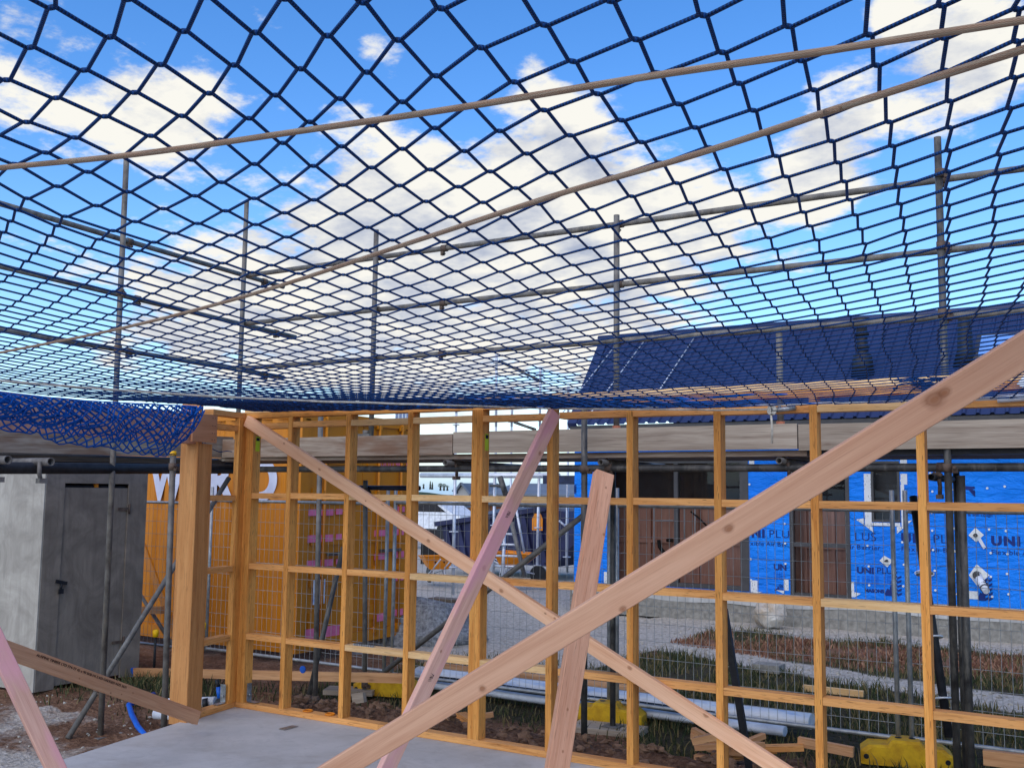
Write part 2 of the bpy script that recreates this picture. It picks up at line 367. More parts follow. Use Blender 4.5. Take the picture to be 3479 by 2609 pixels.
def edge(x): return m.math('MULTIPLY', m.math('SUBTRACT', m.math('ADD', x, m.math('MULTIPLY', m.math('SUBTRACT', n1, .5), .9)), .32), 4.0, True)
c = m.mix(edge(sx.outputs[0]), dirt, soil); c = m.mix(edge(sx.outputs[1]), c, dry); c = m.mix(edge(sx.outputs[2]), c, grv)
m.col(c); m.bump(m.math('ADD', n2, m.math('MULTIPLY', vo.outputs['Distance'], .6)), .9, .03); MT['ground'] = m.m
def grassmat(name, a, b, c_):
    m = NT(name, .8, .15); g = m.n('ShaderNodeNewGeometry')
    m.col(m.ramp(g.outputs['Random Per Island'], [(.1, a), (.45, b), (.82, c_)])); return m.m
MT['grass'] = grassmat('green_grass', rgb(42, 54, 34), rgb(66, 76, 46), rgb(124, 110, 74))
MT['dry'] = grassmat('dry_red_weed', rgb(104, 70, 54), rgb(132, 90, 70), rgb(160, 124, 98))
m = NT('clear_dirty_plastic', .3, .5); v = m.map('Object')
m.col(m.ramp(m.noise(v, 3, 5), [(.35, rgb(170, 150, 124)), (.65, rgb(208, 204, 194))])); m.bump(m.noise(v, 6, 5, .6, 2), .8, .05); MT['plastic'] = m.m
m = NT('blue_white_wrapping', .35, .5); v = m.map('Object')
m.col(m.ramp(m.noise(m.map('Object', (.7, 3, 3)), 2, 4), [(.36, rgb(140, 170, 210)), (.48, rgb(214, 218, 222)), (.7, rgb(236, 232, 226))])); m.bump(m.noise(v, 5, 5, .6, 1), .6, .04); MT['wrapw'] = m.m

# ------------------------------------------------------------------ THE WALL FRAME
WY = 6.15                                   # front face of the framed wall
D9 = .09; T45 = .046
ZB, ZT = 0.045, 2.431
SX = [-5.840, -5.235, -4.635, -4.060, -3.440, -2.843, -2.245, -1.647, -1.048, -.448, .152, .752]
wf = thing('timber_wall_frame', 'long open timber stud wall frame standing along the far edge of the concrete slab', 'wall frame', (-2.5, WY+.045, 0))
XE = 1.4
for a, b in ((-6.317, -4.85), (-4.85, XE)):
    MB().box(a+.001, b-.001, WY, WY+D9, .002, .045).build('bottom_plate', MT['nog'], wf)
MB().box(-6.317, XE, WY, WY+D9, 2.341, 2.386).build('top_plate', MT['stud'], wf)
MB().box(-6.33, XE, WY-.004, WY+D9+.01, 2.3865, 2.4315).build('top_plate', MT['pale'], wf)
def stud(x, w=T45, mat='stud', y0=None):
    y0 = WY if y0 is None else y0
    MB().box(x+.0005, x+w-.0005, y0, y0+D9, .0455, 2.3405, 'z').build('stud', MT[mat], wf)
stud(-6.317, .045); stud(-6.2715, .0445)
for k, x in enumerate(SX):
    stud(x)
    if k == 3: stud(x+T45+.0005, T45)
rows = [('R', 2.253), ('A', 1.682), ('B', 1.111), ('C', .544)]
edges = [-6.2265]+SX
for k in range(len(edges)-1):
    x0 = edges[k] + (0 if k == 0 else (T45*2+.001 if k == 5 else T45)); x1 = edges[k+1]
    for rn, z in rows:
        mat = 'pale' if ((k, rn) in {(3, 'A'), (4, 'A'), (2, 'A'), (3, 'B'), (2, 'C'), (3, 'C'), (4, 'C'), (2, 'R'), (3, 'R'), (8, 'R'), (8, 'B')}) else 'nog'
        zz = z + random.uniform(-.004, .004)
        MB().box(x0+.001, x1-.001, WY+.002, WY+D9-.002, zz, zz+.045).build('nogging', MT[mat], wf)
def bracket(parent, base, dx, dy):
    b = MB(); x, y, z = base
    for q0, q1 in (((0, 0, 0), (dx*.004, dy*.004, .13)),):
        pass
    b.beam((x+dx*.012, y+dy*.012, z+.012), (x+dx*.012, y+dy*.012, z+.15), .05, .004, (-dy, dx, 0))
    b.beam((x+dx*.012, y+dy*.012, z+.008), (x+dx*.11, y+dy*.11, z+.008), .05, .004, (-dy, dx, 0))
    b.tube([(x+dx*.016, y+dy*.016, z+.06), (x+dx*.03, y+dy*.03, z+.06)], .013, 8)
    return b
bracket(wf, (-6.222, WY+.045, .045), 1, 0).build('corner_bracket', MT['bracket'], wf)
b = MB(); q = onY(P(3, 195, 365), WY+.04)
# yellow-green tags stapled on the sides of two studs
for (x, z0) in ((-6.2262, 2.07), (SX[3]+T45*2+.002, 2.05)):
    b = MB(); b.box(x, x+.002, WY+.03, WY+.075, z0, z0+.12); t = b.build('grade_tag', MT['tag'], wf)
    k = MB(); k.box(x+.0022, x+.003, WY+.034, WY+.071, z0+.085, z0+.112); k.build('printed_band', MT['ink'], t)
# nail plate strip on a nogging, and two plumbing sleeve rings in the bottom plate
b = MB()
for k in range(9):
    b.box(-5.12+k*.022, -5.105+k*.022, WY+.012, WY+.06-.004*(k % 3), .5905, .594)
    b.box(-5.12+k*.022, -5.108+k*.022, WY+.02, WY+.03, .594, .604)
b.build('nail_plate', MT['bracket'], wf)
for u, v_ in ((605, 1140), (790, 1168)):
    q = onZ(P(4, u, v_), .05); pts = [(q.x+.035*math.cos(a), q.y+.035*math.sin(a), .052) for a in [2*math.pi*i/20 for i in range(21)]]
    MB().tube(pts, .006, 8, False).build('pipe_sleeve', MT['orangep'], wf)
# bolts on the diagonal plates
# ------------------------------------------------------------------ RETURN FRAME and POST
RD = Vector((.187, -.982, 0)).normalized()          # direction of the short return wall, towards the camera
RN = Vector((RD.y, -RD.x, 0))                        # points outwards (to the left)
C0 = Vector((-6.318, 6.14, 0))
rf = thing('return_wall_frame', 'short timber return wall frame at the slab corner with a thick laminated post', 'wall frame', tuple(C0+RD*.3))
def rbeam(s0, s1, z0, z1, d0=0.0, d1=.09, name='nogging', mat='nog', vert=False):
    mb = MB()
    if vert:
        c = C0+RD*((s0+s1)/2)+RN*((d0+d1)/2); mb.beam((c.x, c.y, z0), (c.x, c.y, z1), s1-s0, d1-d0, RD)
    else:
        c0 = C0+RD*s0+RN*((d0+d1)/2); c1 = C0+RD*s1+RN*((d0+d1)/2); z = (z0+z1)/2
        mb.beam((c0.x, c0.y, z), (c1.x, c1.y, z), d1-d0, z1-z0, RN)
    return mb.build(name, MT[mat], rf)
PW0, PW1 = .43, .61                                  # post extent along the return
rbeam(-.04, PW0-.002, .002, .045, name='bottom_plate', mat='nog')
rbeam(-.04, PW0-.002, 2.34, 2.385, name='top_plate')
rbeam(-.02, .085, .046, 2.339, d0=-.012, d1=.035, name='stud', mat='stud', vert=True)
for z in (2.23, 1.66, 1.09, .54): rbeam(.086, PW0-.002, z, z+.045, d0=.002, d1=.088)
b = MB(); c = C0+RD*((PW0+PW1)/2)+RN*.075
b.beam((c.x, c.y, -.02), (c.x, c.y, 2.105), PW1-PW0, .165, RD, .004); b.build('post', MT['post'], rf)
b = MB(); c = C0+RD*(PW1-.022)+RN*.075
b.beam((c.x, c.y, 2.106), (c.x, c.y, 2.42), .045, .165, RD); b.build('post_head', MT['post'], rf)
b = MB(); c = C0+RD*(PW0+.02)-RN*.022
gx = C0+RD*(PW0-.02)-RN*.02; gy = C0+RD*(PW1+.10)-RN*.02
b.beam(gx+Vector((0, 0, 2.225)), gy+Vector((0, 0, 2.225)), .22, .018, (0, 0, 1)); gp = b.build('gusset_plate', MT['ply'], rf)
b = MB()
for s_, z in ((-.0, 2.14), (0, 2.19), (0, 2.25), (0, 2.31)):
    for t_ in (.0, .03):
        q = gx+RD*(.03+t_)-RN*.01; b.disc((q.x, q.y, z), RN, .004, .004, 8)
b.build('nail_heads', MT['rust'], gp)
for bb in (bracket(rf, tuple(C0+RD*.087+RN*.04+Vector((0, 0, .045))), RD.x, RD.y),): bb.build('corner_bracket', MT['bracket'], rf)
# lintel over the wide opening, running off to the left
LA = C0+RD*(PW1+.002)+RN*.06; LB = C0+RD*4.6+RN*.06
single('opening_lintel', MB().beam((LA.x, LA.y, 2.215), (LB.x, LB.y, 2.215), .23, .09, (0, 0, 1)), MT['lintel'],
       'pinkish timber lintel beam over the wide opening, mostly behind the hanging blue net', 'beam')

# ------------------------------------------------------------------ SLAB
b = MB()
E0 = C0+Vector((-.0, 0, 0)); e1 = C0+RD*7.0
fr_ = [(-6.262-.06, WY+.11), (2.6, WY+.11), (2.6, -2.5), (e1.x, -2.5)]
fr_ = [(-6.40, WY+.11), (2.6, WY+.11), (2.6, -3), (C0.x+RD.x*9.4, C0.y+RD.y*9.4)]
b.quad([(x, y, 0) for x, y in fr_[::-1]])
for k in range(4):
    a_, c_ = fr_[k], fr_[(k+1) % 4]; b.quad([(a_[0], a_[1], 0), (a_[0], a_[1], -.6), (c_[0], c_[1], -.6), (c_[0], c_[1], 0)][::-1])
single('concrete_slab', b, MT['slab'], None, None, kind='structure')
b = MB(); q0, q1 = onZ(P(4, 385, 1295), .004), onZ(P(4, 500, 1265), .004)
b.beam(q0, q1, .06, .004, (0, 0, 1) if False else Vector((0, 0, 1)).cross(q1-q0))
st = single('metal_strap', b, MT['bracket'], 'small galvanised metal strap lying flat on the grey slab', 'strap')
q = onZ(P(6, 10, 1625), .0)
b = MB(); a_ = onD(P(4, 1880, 1640), 5.3); c_ = onD(P(4, 2045, 1590), 5.15)
b.beam((a_.x, a_.y, .022), (c_.x, c_.y, .022), .07, .045, Vector((0, 0, 1)).cross(c_-a_)); b.v = [(x, y, max(0.001, z)) for x, y, z in b.v]
single('timber_offcut', b, MT['stud'], 'short timber offcut lying on the bare concrete slab', 'offcut')

# ------------------------------------------------------------------ BRACES
def brace(name, p0, p1, w, h, side, mat, label, marks=None, cat='brace'):
    ch = .003; mb = MB(); mb.beam(p0, p1, w, h, side, ch, (7.0, 3.0))
    p0, p1 = Vector(p0), Vector(p1); d = (p1-p0).normalized(); sd = Vector(side); sd = (sd-d*sd.dot(d)).normalized(); up = d.cross(sd).normalized()
    sp = []
    for (r, u, v, rad) in (marks or ()):
        sgn = 1 if up.dot(CAMP-(p0+p1)/2) > 0 else -1
        q = onPl(P(r, u, v) if r else (u, v), p0+up*(sgn*h/2), up); lat = (q-p0).dot(sd)
        sp.append((7.0+(q-p0).dot(d), 3.0+(lat+w/2-ch if sgn < 0 else w-2*ch+ch+h-2*ch+ch+(w/2-ch-lat)), rad))
    mt = wood('timber_'+mat, *WD[mat][0], **dict(WD[mat][1], spots=sp, knots=.0)) if sp else MT[mat]
    ob = single(name, mb, mt, label, cat); return ob
# wall brace nailed to the front of the frame
a_ = onY(P(3, 112, 205), WY-.024); c_ = onY(P(6, 2212, 1385), WY-.024)
a2 = onY(P(3, 95, 192), WY-.024); d = (c_-a_).normalized(); c2 = a_+d*((c_-a_).length+.9)
wb = brace('diagonal_brace', a_-d*.02, c2, .092, .045, Vector((0, 1, 0)).cross(d), 'brace2', 'pale knotty diagonal board nailed flat across the front of the stud wall', [(3, 405, 385, .012), (3, 700, 605, .014), (3, 1085, 868, .009), (3, 1230, 888, .016), (3, 1610, 1197, .016), (6, 250, 145, .018), (6, 620, 330, .009), (6, 1325, 785, .017), (6, 1960, 1180, .017), (6, 700, 368, .010)])
# big foreground brace
def midp(r, u, v0, v1): return P(r, u, (v0+v1)/2)
A = onD((3479, 1190), 2.86); B = onD((1600, 2335.5), 3.76)
d = (B-A).normalized(); A1 = A-d*.95; tt = (B.z-.03)/(-d.z); B1 = B+d*tt
vw = (CAMP-B).normalized(); sd = vw.cross(d).normalized()
n_ = (vw - d*vw.dot(d)).normalized()
def tilt(sd, d, ang): return (Matrix.Rotation(ang, 3, d) @ sd)
bb = brace('diagonal_brace', A1, B1, .092, .045, tilt(sd, d, R_(-9)), 'brace', 'large rough-sawn pinkish brace close to the viewer, crossing over all other timbers', [(6, 1250, 265, .014), (6, 75, 925, .018), ('zr', 400, 1150, .030), ('zr', 560, 1040, .02), ('z5', 985, 860, .020)])
# pink brace leaning from wall top down to the slab
A = onY(o(1197, 893), WY-.06); B0 = onD(P(4, 1265, 1610), 5.55)
d = (B0-A).normalized(); B1 = B0+d*((B0.z-.0)/(-d.z)-.01)
vw = (CAMP-B0).normalized(); sd = vw.cross(d).normalized()
pk = brace('diagonal_brace', A, B1, .092, .046, tilt(sd, d, R_(-33)), 'pink', 'pink-stained square brace leaning from the top of the stud wall down to the slab', [(5, 565, 455, .016), (5, 95, 1410, .018), (4, 1700, 630, .010)])
PKA, PKB, PKS = A, B1, sd
# upright prop behind the big brace
A = onD(P(5, 1107, 640), 4.95); B0 = onD(P(6, 722, 1600), 4.2)
d = (B0-A).normalized(); B1 = B0+d*((B0.z)/(-d.z)-.01)
vw = (CAMP-B0).normalized(); sd = vw.cross(d).normalized()
prp = brace('timber_prop', A, B1, .094, .05, tilt(sd, d, R_(-20)), 'prop', 'stout short reddish prop standing nearly upright behind the big foreground brace', [(5, 1105, 745, .008), (5, 1090, 1135, .008), (6, 780, 1120, .007), (6, 740, 1470, .007)], cat='prop')
# left brown brace from the post foot and the pink one crossing it
A = onD(P(2, 1610, 1185), 7.35); B0 = onD(P(2, 60, 632), 5.85)
d = (B0-A).normalized(); vw = (CAMP-A).normalized(); sd = vw.cross(d).normalized()
bl = brace('diagonal_brace', A-d*.05, B0+d*.12, .094, .045, tilt(sd, d, R_(10)), 'brown', 'brownish printed board rising from the foot of the thick corner post', [(2, 930, 975, .012), (2, 1020, 985, .008), (2, 1117, 970, .007), (2, 670, 852, .007)])
BLA, BLB, BLS = A, B0, tilt(sd, d, R_(10))
A = onD(P(2, 455, 1600), 5.45); B0 = onD(P(2, 5, 650), 5.55)
d = (B0-A).normalized(); A1 = A-d*(A.z/d.z-.01); vw = (CAMP-A).normalized(); sd = vw.cross(d).normalized()
pl = brace('diagonal_brace', A1, B0+d*.9, .094, .046, tilt(sd, d, R_(14)), 'pink', 'pink stained brace crossing the raised end of the brownish printed board')
# stamps and squiggles on braces (ink on the timber)
def surf_text(parent, body, size, p, xd, yd, mat, **k): return text_mesh('printed_text' if len(body) > 3 else 'ink_mark', body, size, p, xd, yd, mat, parent, **k)
d = (BLA-BLB).normalized(); nn = (CAMP-BLA).normalized(); yd = BLS - d*BLS.dot(d)
if yd.z < 0: yd = -yd
zc = d.cross(yd.normalized())
surf_text(bl, 'AUSPINE TIMBER LTD 774-77 45 x 90 SG8 H1.2 KD GAUGED NZS 3631', .021, BLB+d*.2+zc*.0238+yd.normalized()*.018, d, yd, MT['stamp'], sx=1.3)
def squiggle(parent, A, B, S, t, off, nlook):
    d = (B-A).normalized(); S = (S-d*S.dot(d)).normalized(); n = d.cross(S)
    if n.dot(CAMP-A) < 0: n = -n
    c = A+d*t+S*off+n*.0; pts = []
    for i in range(60):
        a = i/59*6*math.pi; pts.append(c+d*(.05*i/59-.025+.012*math.sin(a*.9))+S*(.018*math.cos(a))+n*nlook)
    MB().tube(pts, .0012, 5).build('ink_mark', MT['ink'], parent)

# ------------------------------------------------------------------ SAFETY NET
NZ = H0+.54
NP = '0,0,-1.898,1.253;0,1,-2.126,1.356;0,2,-2.354,1.444;1,0,-1.919,1.412;1,1,-2.136,1.504;1,2,-2.350,1.578;1,3,-2.568,1.640;2,0,-1.944,1.573;2,1,-2.146,1.659;2,2,-2.350,1.726;2,3,-2.556,1.783;2,4,-2.741,1.817;2,5,-2.930,1.840;3,0,-1.976,1.753;3,1,-2.167,1.832;3,2,-2.364,1.891;3,4,-2.795,2.002;3,5,-3.030,2.060;3,6,-3.263,2.102;4,0,-2.016,1.931;4,2,-2.422,2.089;4,3,-2.643,2.156;4,4,-2.876,2.218;4,5,-3.115,2.275;4,6,-3.355,2.317;5,0,-2.078,2.125;5,1,-2.284,2.218;5,2,-2.511,2.294;5,3,-2.720,2.370;5,4,-2.951,2.429;5,5,-3.181,2.492;6,0,-2.141,2.325;6,1,-2.350,2.418;6,2,-2.564,2.493;6,3,-2.786,2.571;6,4,-3.013,2.643;7,0,-2.193,2.525;7,1,-2.399,2.614;7,2,-2.619,2.700;7,3,-2.837,2.772;2,-1,-1.749,1.473;3,-1,-1.787,1.657;4,-1,-1.829,1.839;5,-1,-1.886,2.029;6,-1,-1.945,2.231;3,-2,-1.608,1.549;4,-2,-1.654,1.743;4,-3,-1.475,1.634;5,-2,-1.695,1.933;7,-2,-1.798,2.330;8,-2,-1.837,2.525;9,-2,-1.865,2.721;10,-2,-1.895,2.919;11,-2,-1.925,3.111;12,-2,-1.976,3.347;5,-3,-1.525,1.832;6,-3,-1.568,2.027;7,-3,-1.609,2.230;8,-3,-1.646,2.431;9,-3,-1.683,2.631;10,-3,-1.707,2.826;11,-3,-1.735,3.026;12,-3,-1.783,3.252;5,-4,-1.355,1.730;6,-4,-1.397,1.935;8,-4,-1.467,2.339;9,-4,-1.498,2.542;10,-4,-1.525,2.738;11,-4,-1.556,2.941;12,-4,-1.595,3.167;5,-5,-1.190,1.660;6,-5,-1.222,1.863;7,-5,-1.257,2.068;8,-5,-1.284,2.264;9,-5,-1.315,2.469;10,-5,-1.346,2.670;11,-5,-1.375,2.869;12,-5,-1.407,3.086;13,-5,-1.451,3.311;14,-5,-1.494,3.551;6,-6,-1.047,1.843;7,-6,-1.080,2.039;8,-6,-1.114,2.236;9,-6,-1.138,2.429;10,-6,-1.165,2.621;11,-6,-1.192,2.823;12,-6,-1.223,3.034;7,-7,-0.906,2.010;8,-7,-0.934,2.196;6,-7,-0.876,1.816;9,-7,-0.961,2.396;10,-7,-0.987,2.581;11,-7,-1.013,2.762;12,-7,-1.047,2.981;13,-7,-1.083,3.203;14,-7,-1.115,3.425;15,-7,-1.149,3.647;16,-7,-1.184,3.879;7,-8,-0.734,1.971;8,-8,-0.761,2.165;9,-8,-0.784,2.347;10,-8,-0.809,2.535;12,-8,-0.868,2.933;13,-8,-0.901,3.146;14,-8,-0.930,3.357;15,-8,-0.965,3.579;16,-8,-0.998,3.787;17,-8,-1.029,4.008;8,-9,-0.593,2.108;9,-9,-0.617,2.292;10,-9,-0.636,2.477;12,-9,-0.691,2.870;13,-9,-0.723,3.077;14,-9,-0.752,3.277;15,-9,-0.784,3.492;16,-9,-0.814,3.706;17,-9,-0.845,3.925;18,-9,-0.876,4.145;9,-10,-0.452,2.233;10,-10,-0.471,2.403;12,-10,-0.519,2.789;13,-10,-0.550,2.993;14,-10,-0.581,3.202;15,-10,-0.615,3.408;16,-10,-0.646,3.616;17,-10,-0.675,3.824;18,-10,-0.703,4.024;9,-11,-0.295,2.165;10,-11,-0.314,2.330;12,-11,-0.357,2.710;13,-11,-0.385,2.906;14,-11,-0.417,3.112;15,-11,-0.449,3.320;16,-11,-0.479,3.518;17,-11,-0.506,3.716;18,-11,-0.532,3.922;10,-12,-0.165,2.260;11,-12,-0.179,2.426;12,-12,-0.203,2.628;13,-12,-0.231,2.828;14,-12,-0.263,3.020;15,-12,-0.296,3.225;16,-12,-0.320,3.414;17,-12,-0.352,3.629;18,-12,-0.375,3.823;27.16,-9,-1.171,5.990;28.59,-9,-1.225,6.278;30.14,-9,-1.294,6.590;32.22,-9,-1.381,7.010;34.42,-9,-1.453,7.453;36.36,-9,-1.497,7.844;37.33,-9,-1.521,8.041;39.75,-9,-1.624,8.527;41.72,-9,-1.710,8.924;43.62,-9,-1.765,9.308;45.57,-9,-1.792,9.700;48.25,-9,-1.937,10.240;51.07,-9,-2.077,10.809;26.27,-8,-1.333,5.876;27.12,-8,-1.359,6.047;28.32,-8,-1.400,6.289;29.58,-8,-1.457,6.543;30.78,-8,-1.507,6.785;32.66,-8,-1.584,7.163;34.13,-8,-1.631,7.458;36.2,-8,-1.695,7.876;37.98,-8,-1.746,8.234;40.14,-8,-1.836,8.671;42.55,-8,-1.934,9.157;44.61,-8,-1.988,9.571;45.92,-8,-2.008,9.835;49.91,-8,-2.243,10.639;26.34,-10,-0.954,5.705;27.62,-10,-0.994,5.963;30.01,-10,-1.099,6.443;31.95,-10,-1.179,6.835;33.79,-10,-1.240,7.206;35.88,-10,-1.290,7.628;37.04,-10,-1.309,7.861;40.19,-10,-1.446,8.495;43.02,-10,-1.551,9.066;45.36,-10,-1.580,9.538;27.61,-11,-0.814,5.859;29.15,-11,-0.884,6.169;31.02,-11,-0.967,6.545;33.55,-11,-1.049,7.056;35.33,-11,-1.084,7.413;37.07,-11,-1.110,7.765;41.88,-11,-1.318,8.735;24.33,-7,-1.445,5.557;26.35,-7,-1.520,5.964;28.48,-7,-1.607,6.394;30.93,-7,-1.706,6.887;34.23,-7,-1.833,7.553;37.18,-7,-1.924,8.148;40.26,-7,-2.039,8.767;42.11,-7,-2.120,9.140;44.54,-7,-2.192,9.630;46.08,-7,-2.222,9.940;50.45,-7,-2.481,10.821'
PT = np.array([[float(q) for q in s.split(',')] for s in NP.split(';')])
A0 = np.array((-1.93565913, 1.13011582)); AI = np.array((-.03634604, .19824236)); AJ = np.array((-.18638072, .07273469))
base = A0+PT[:, :1]*AI+PT[:, 1:2]*AJ; res = PT[:, 2:]-base
dm = np.sqrt((PT[:, None, 0]-PT[None, :, 0])**2+(PT[:, None, 1]-PT[None, :, 1])**2)
KW = np.linalg.solve(np.exp(-dm/4.0)+np.eye(len(PT))*.01, res)
i0, i1, j0, j1 = -26, 75, -46, 75
I, J = np.meshgrid(np.arange(i0, i1), np.arange(j0, j1), indexing='ij')
flat = np.stack([I.ravel(), J.ravel()], 1).astype(float)
dd = np.sqrt((flat[:, None, 0]-PT[None, :, 0])**2+(flat[:, None, 1]-PT[None, :, 1])**2)
XYk = (A0+flat[:, :1]*AI+flat[:, 1:2]*AJ + np.exp(-dd/4.0)@KW)*.54
XYk = XYk.reshape(I.shape+(2,))
def zedge(x): return float(np.interp(x, [-6.3, -5.1, -4.04, -2.82, -2.2, 0], [2.395, 2.366, 2.348, 2.31, 2.29, 2.287]))
def sstep(t): t = min(1, max(0, t)); return t*t*(3-2*t)
def leftx(y):
    pts = [(-3, -4.3), (3.4, -5.405), (4.35, -5.64), (5.11, -5.77), (6.1, -6.2)]
    for (ya, xa), (yb, xb) in zip(pts[:-1], pts[1:]):
        if y <= yb: return xa+(xb-xa)*(y-ya)/(yb-ya)
    return pts[-1][1]
NEDGE = WY-.05
inside = np.zeros(I.shape, bool); KN = {}
for a in range(I.shape[0]):
    for bq in range(I.shape[1]):
        x, y = XYk[a, bq]
        inside[a, bq] = (-1.6 < y < NEDGE) and (leftx(y) < x < 2.2)
        KN[(a, bq)] = Vector((x, y, NZ + .006*mnoise.noise((x*3, y*3, 0)) + (zedge(x)-NZ)*sstep((y-3.4)/2.6)))
def clampk(v):
    y = min(v.y, NEDGE); x = max(v.x, leftx(y)); return Vector((x, y, v.z))
nt = thing('safety_net', 'blue knotted safety net stretched flat overhead with a loose apron hanging by the shed', 'net', (-2.5, 3.2, NZ))
def emerge(a, bq):
    # half of the short doubled length where two strands cross
    k = KN[(a, bq)]; e = KN.get((a+1, bq), k)-KN.get((a, bq+1), k); e.z = 0
    return e*.062 if e.length < .5 else Vector()
NR = .0029
mb = MB()
def strand(seq, sign):
    run = []
    def flush():
        if len(run) > 1: mb.tube([p for p, _ in run], NR, 5, False, [r for _, r in run])
        run.clear()
    for idx, key in enumerate(seq):
        ins = inside[key]
        prv = idx > 0 and inside[seq[idx-1]]; nxt = idx+1 < len(seq) and inside[seq[idx+1]]
        if ins or prv or nxt:
            k = KN[key]; e = emerge(*key)*sign
            if not ins:
                c = clampk(k); run.append((c, NR))
                if not nxt: flush()
            else:
                off = Vector((0, 0, .0007*sign))
                rr_ = NR*(1+.5*sstep((k.y-1.5)/3)*sstep((-k.x-2.2)/2.5)+.7*sstep((k.y-4.2)/1.6)*sstep((-k.x-1.6)/1.5)); run.append((k-e*.72, rr_)); run.append((k-e*.4+off, rr_)); run.append((k+off, rr_*1.02)); run.append((k+e*.4+off, rr_)); run.append((k+e*.72, rr_))
        else: flush()
    flush()
na, nb = I.shape
for bq in range(nb): strand([(a, bq) for a in range(na)], 1)
for a in range(na): strand([(a, bq) for bq in range(nb)], -1)
mesh_net = mb.build('mesh', MT['net'], nt)
# loose apron hanging along the left edge
apl = []
def apron_pt(s, t):
    # s: 0..1 from off-frame left to the corner, t: 0 top .. 1 bottom
    y = 2.6+s*2.62; x = leftx(y)-.03
    drop = float(np.interp(s, [0, .3, .6, .88, .95, 1], [.14, .19, .29, .36, .22, .04]))
    bul = .06*math.sin(t*math.pi)-.05*FOLD; drop *= 1-.25*FOLD; NO = FOLD*5.3
    return Vector((x-.02+bul+.035*mnoise.noise((s*11+NO, t*4, 1+NO)), y+.06*mnoise.noise((s*9+NO, t*4, 7+NO)), NZ-.01+(zedge(x)-NZ)*sstep((y-3.4)/2.6)-drop*t+(.03*mnoise.noise((s*13+NO, t*4, 3+NO))+.02*mnoise.noise((s*34, t*7, 3)))*min(1, t*3)))
FOLD = 0.0
mb = MB(); ns, ntt = 34, 6; FOLD = 0.0
for k, FOLD in [(k, f) for f in (0.0, 1.0) for k in range(-ntt, ns+ntt)]:
    for sg in (1, -1):
        pts = []
        for q in range(ntt*2+1):
            s_ = (k+sg*q*.5)/ns if sg > 0 else (k+ntt-q*.5)/ns
            if 0 <= s_ <= 1: pts.append(apron_pt(s_, q/(ntt*2)))
        if len(pts) > 1: mb.tube(pts, NR*1.9, 5, False)
FOLD = 0.0
for t_ in (0, 1.0):
    mb.tube([apron_pt(k/90, t_) for k in range(91)], NR*1.5, 5, False)
mb.build('loose_apron', MT['net_lit'], nt)
# surplus netting gathered along the far edge, added for its bright front-lit band
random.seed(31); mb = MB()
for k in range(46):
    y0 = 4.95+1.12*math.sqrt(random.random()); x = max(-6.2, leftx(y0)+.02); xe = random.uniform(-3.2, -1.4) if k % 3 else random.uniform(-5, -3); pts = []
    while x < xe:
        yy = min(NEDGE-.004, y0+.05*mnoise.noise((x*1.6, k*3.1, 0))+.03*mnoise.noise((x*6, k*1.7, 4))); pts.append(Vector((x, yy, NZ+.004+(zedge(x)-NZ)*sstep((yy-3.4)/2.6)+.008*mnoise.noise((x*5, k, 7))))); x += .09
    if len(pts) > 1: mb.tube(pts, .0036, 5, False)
mb.build('gathered_lit_net', MT['net_lit'], nt)
# white border rope
def wiggle(p, s, amp=.006): return p+Vector((amp*mnoise.noise((s*7, 0, 1)), amp*mnoise.noise((s*7, 3, 1)), amp*mnoise.noise((s*7, 0, 9))))
pts = [wiggle(Vector((-6.15+k*.12, NEDGE, zedge(-6.15+k*.12)+.006)), k*.13) for k in range(70)]
mb = MB(); mb.tube(pts, .006, 7, False)
mb.build('edge_rope', MT['ropewhite'], nt)
pts = [(onZ((0, 1294), NZ-.012)), onZ((350, 1322), NZ-.012), onZ((700, 1346), NZ-.012), onZ((1100, 1364), NZ-.012), onZ((1500, 1376), NZ-.012)]
pts = [pts[0]+(pts[0]-pts[1])*1.2]+pts
pe = [onY((1890, 1389), WY-.03), onY((2180, 1391), WY-.03), onY((2420, 1393), WY-.03), onY((2700, 1390), WY-.03)]
full = []
seq = pts+pe
for a_, c_ in zip(seq[:-1], seq[1:]):
    for k in range(8): full.append(wiggle(a_.lerp(c_, k/8), len(full)*.3, .004))
mb = MB(); mb.tube(full, .0062, 7, False); mb.build('white_lacing_rope', MT['ropewhite'], nt)
# bunched knots of twine at the right and at the left corner
def bunch(c, n, spread, seed, r=.004, name='bunched_twine', mat='net'):
    random.seed(seed); mb = MB()
    for k in range(n):
        p = Vector(c)+Vector([random.gauss(0, s_) for s_ in spread]); pts = [p]
        dirv = Vector([random.gauss(0, 1) for _ in range(3)]); dirv.z *= .5; dirv.normalize()
        for q in range(7):
            dirv = (dirv+Vector([random.gauss(0, .6) for _ in range(3)])).normalized(); p = p+Vector((dirv.x*spread[0], dirv.y*spread[1], dirv.z*spread[2]))*.7; pts.append(p)
        mb.tube(pts, r, 5, False)
    return mb.build(name, MT[mat], nt)
bunch(onY(P('zr', 330, 960), WY-.12), 26, (.06, .05, .014), 3)
bunch(onY(P(1, 1430, 370), 5.65), 26, (.05, .10, .05), 4)
bunch(onY(P(1, 1430, 430), 5.6), 5, (.03, .06, .05), 5, .005, 'white_tie_cord', 'ropewhite')
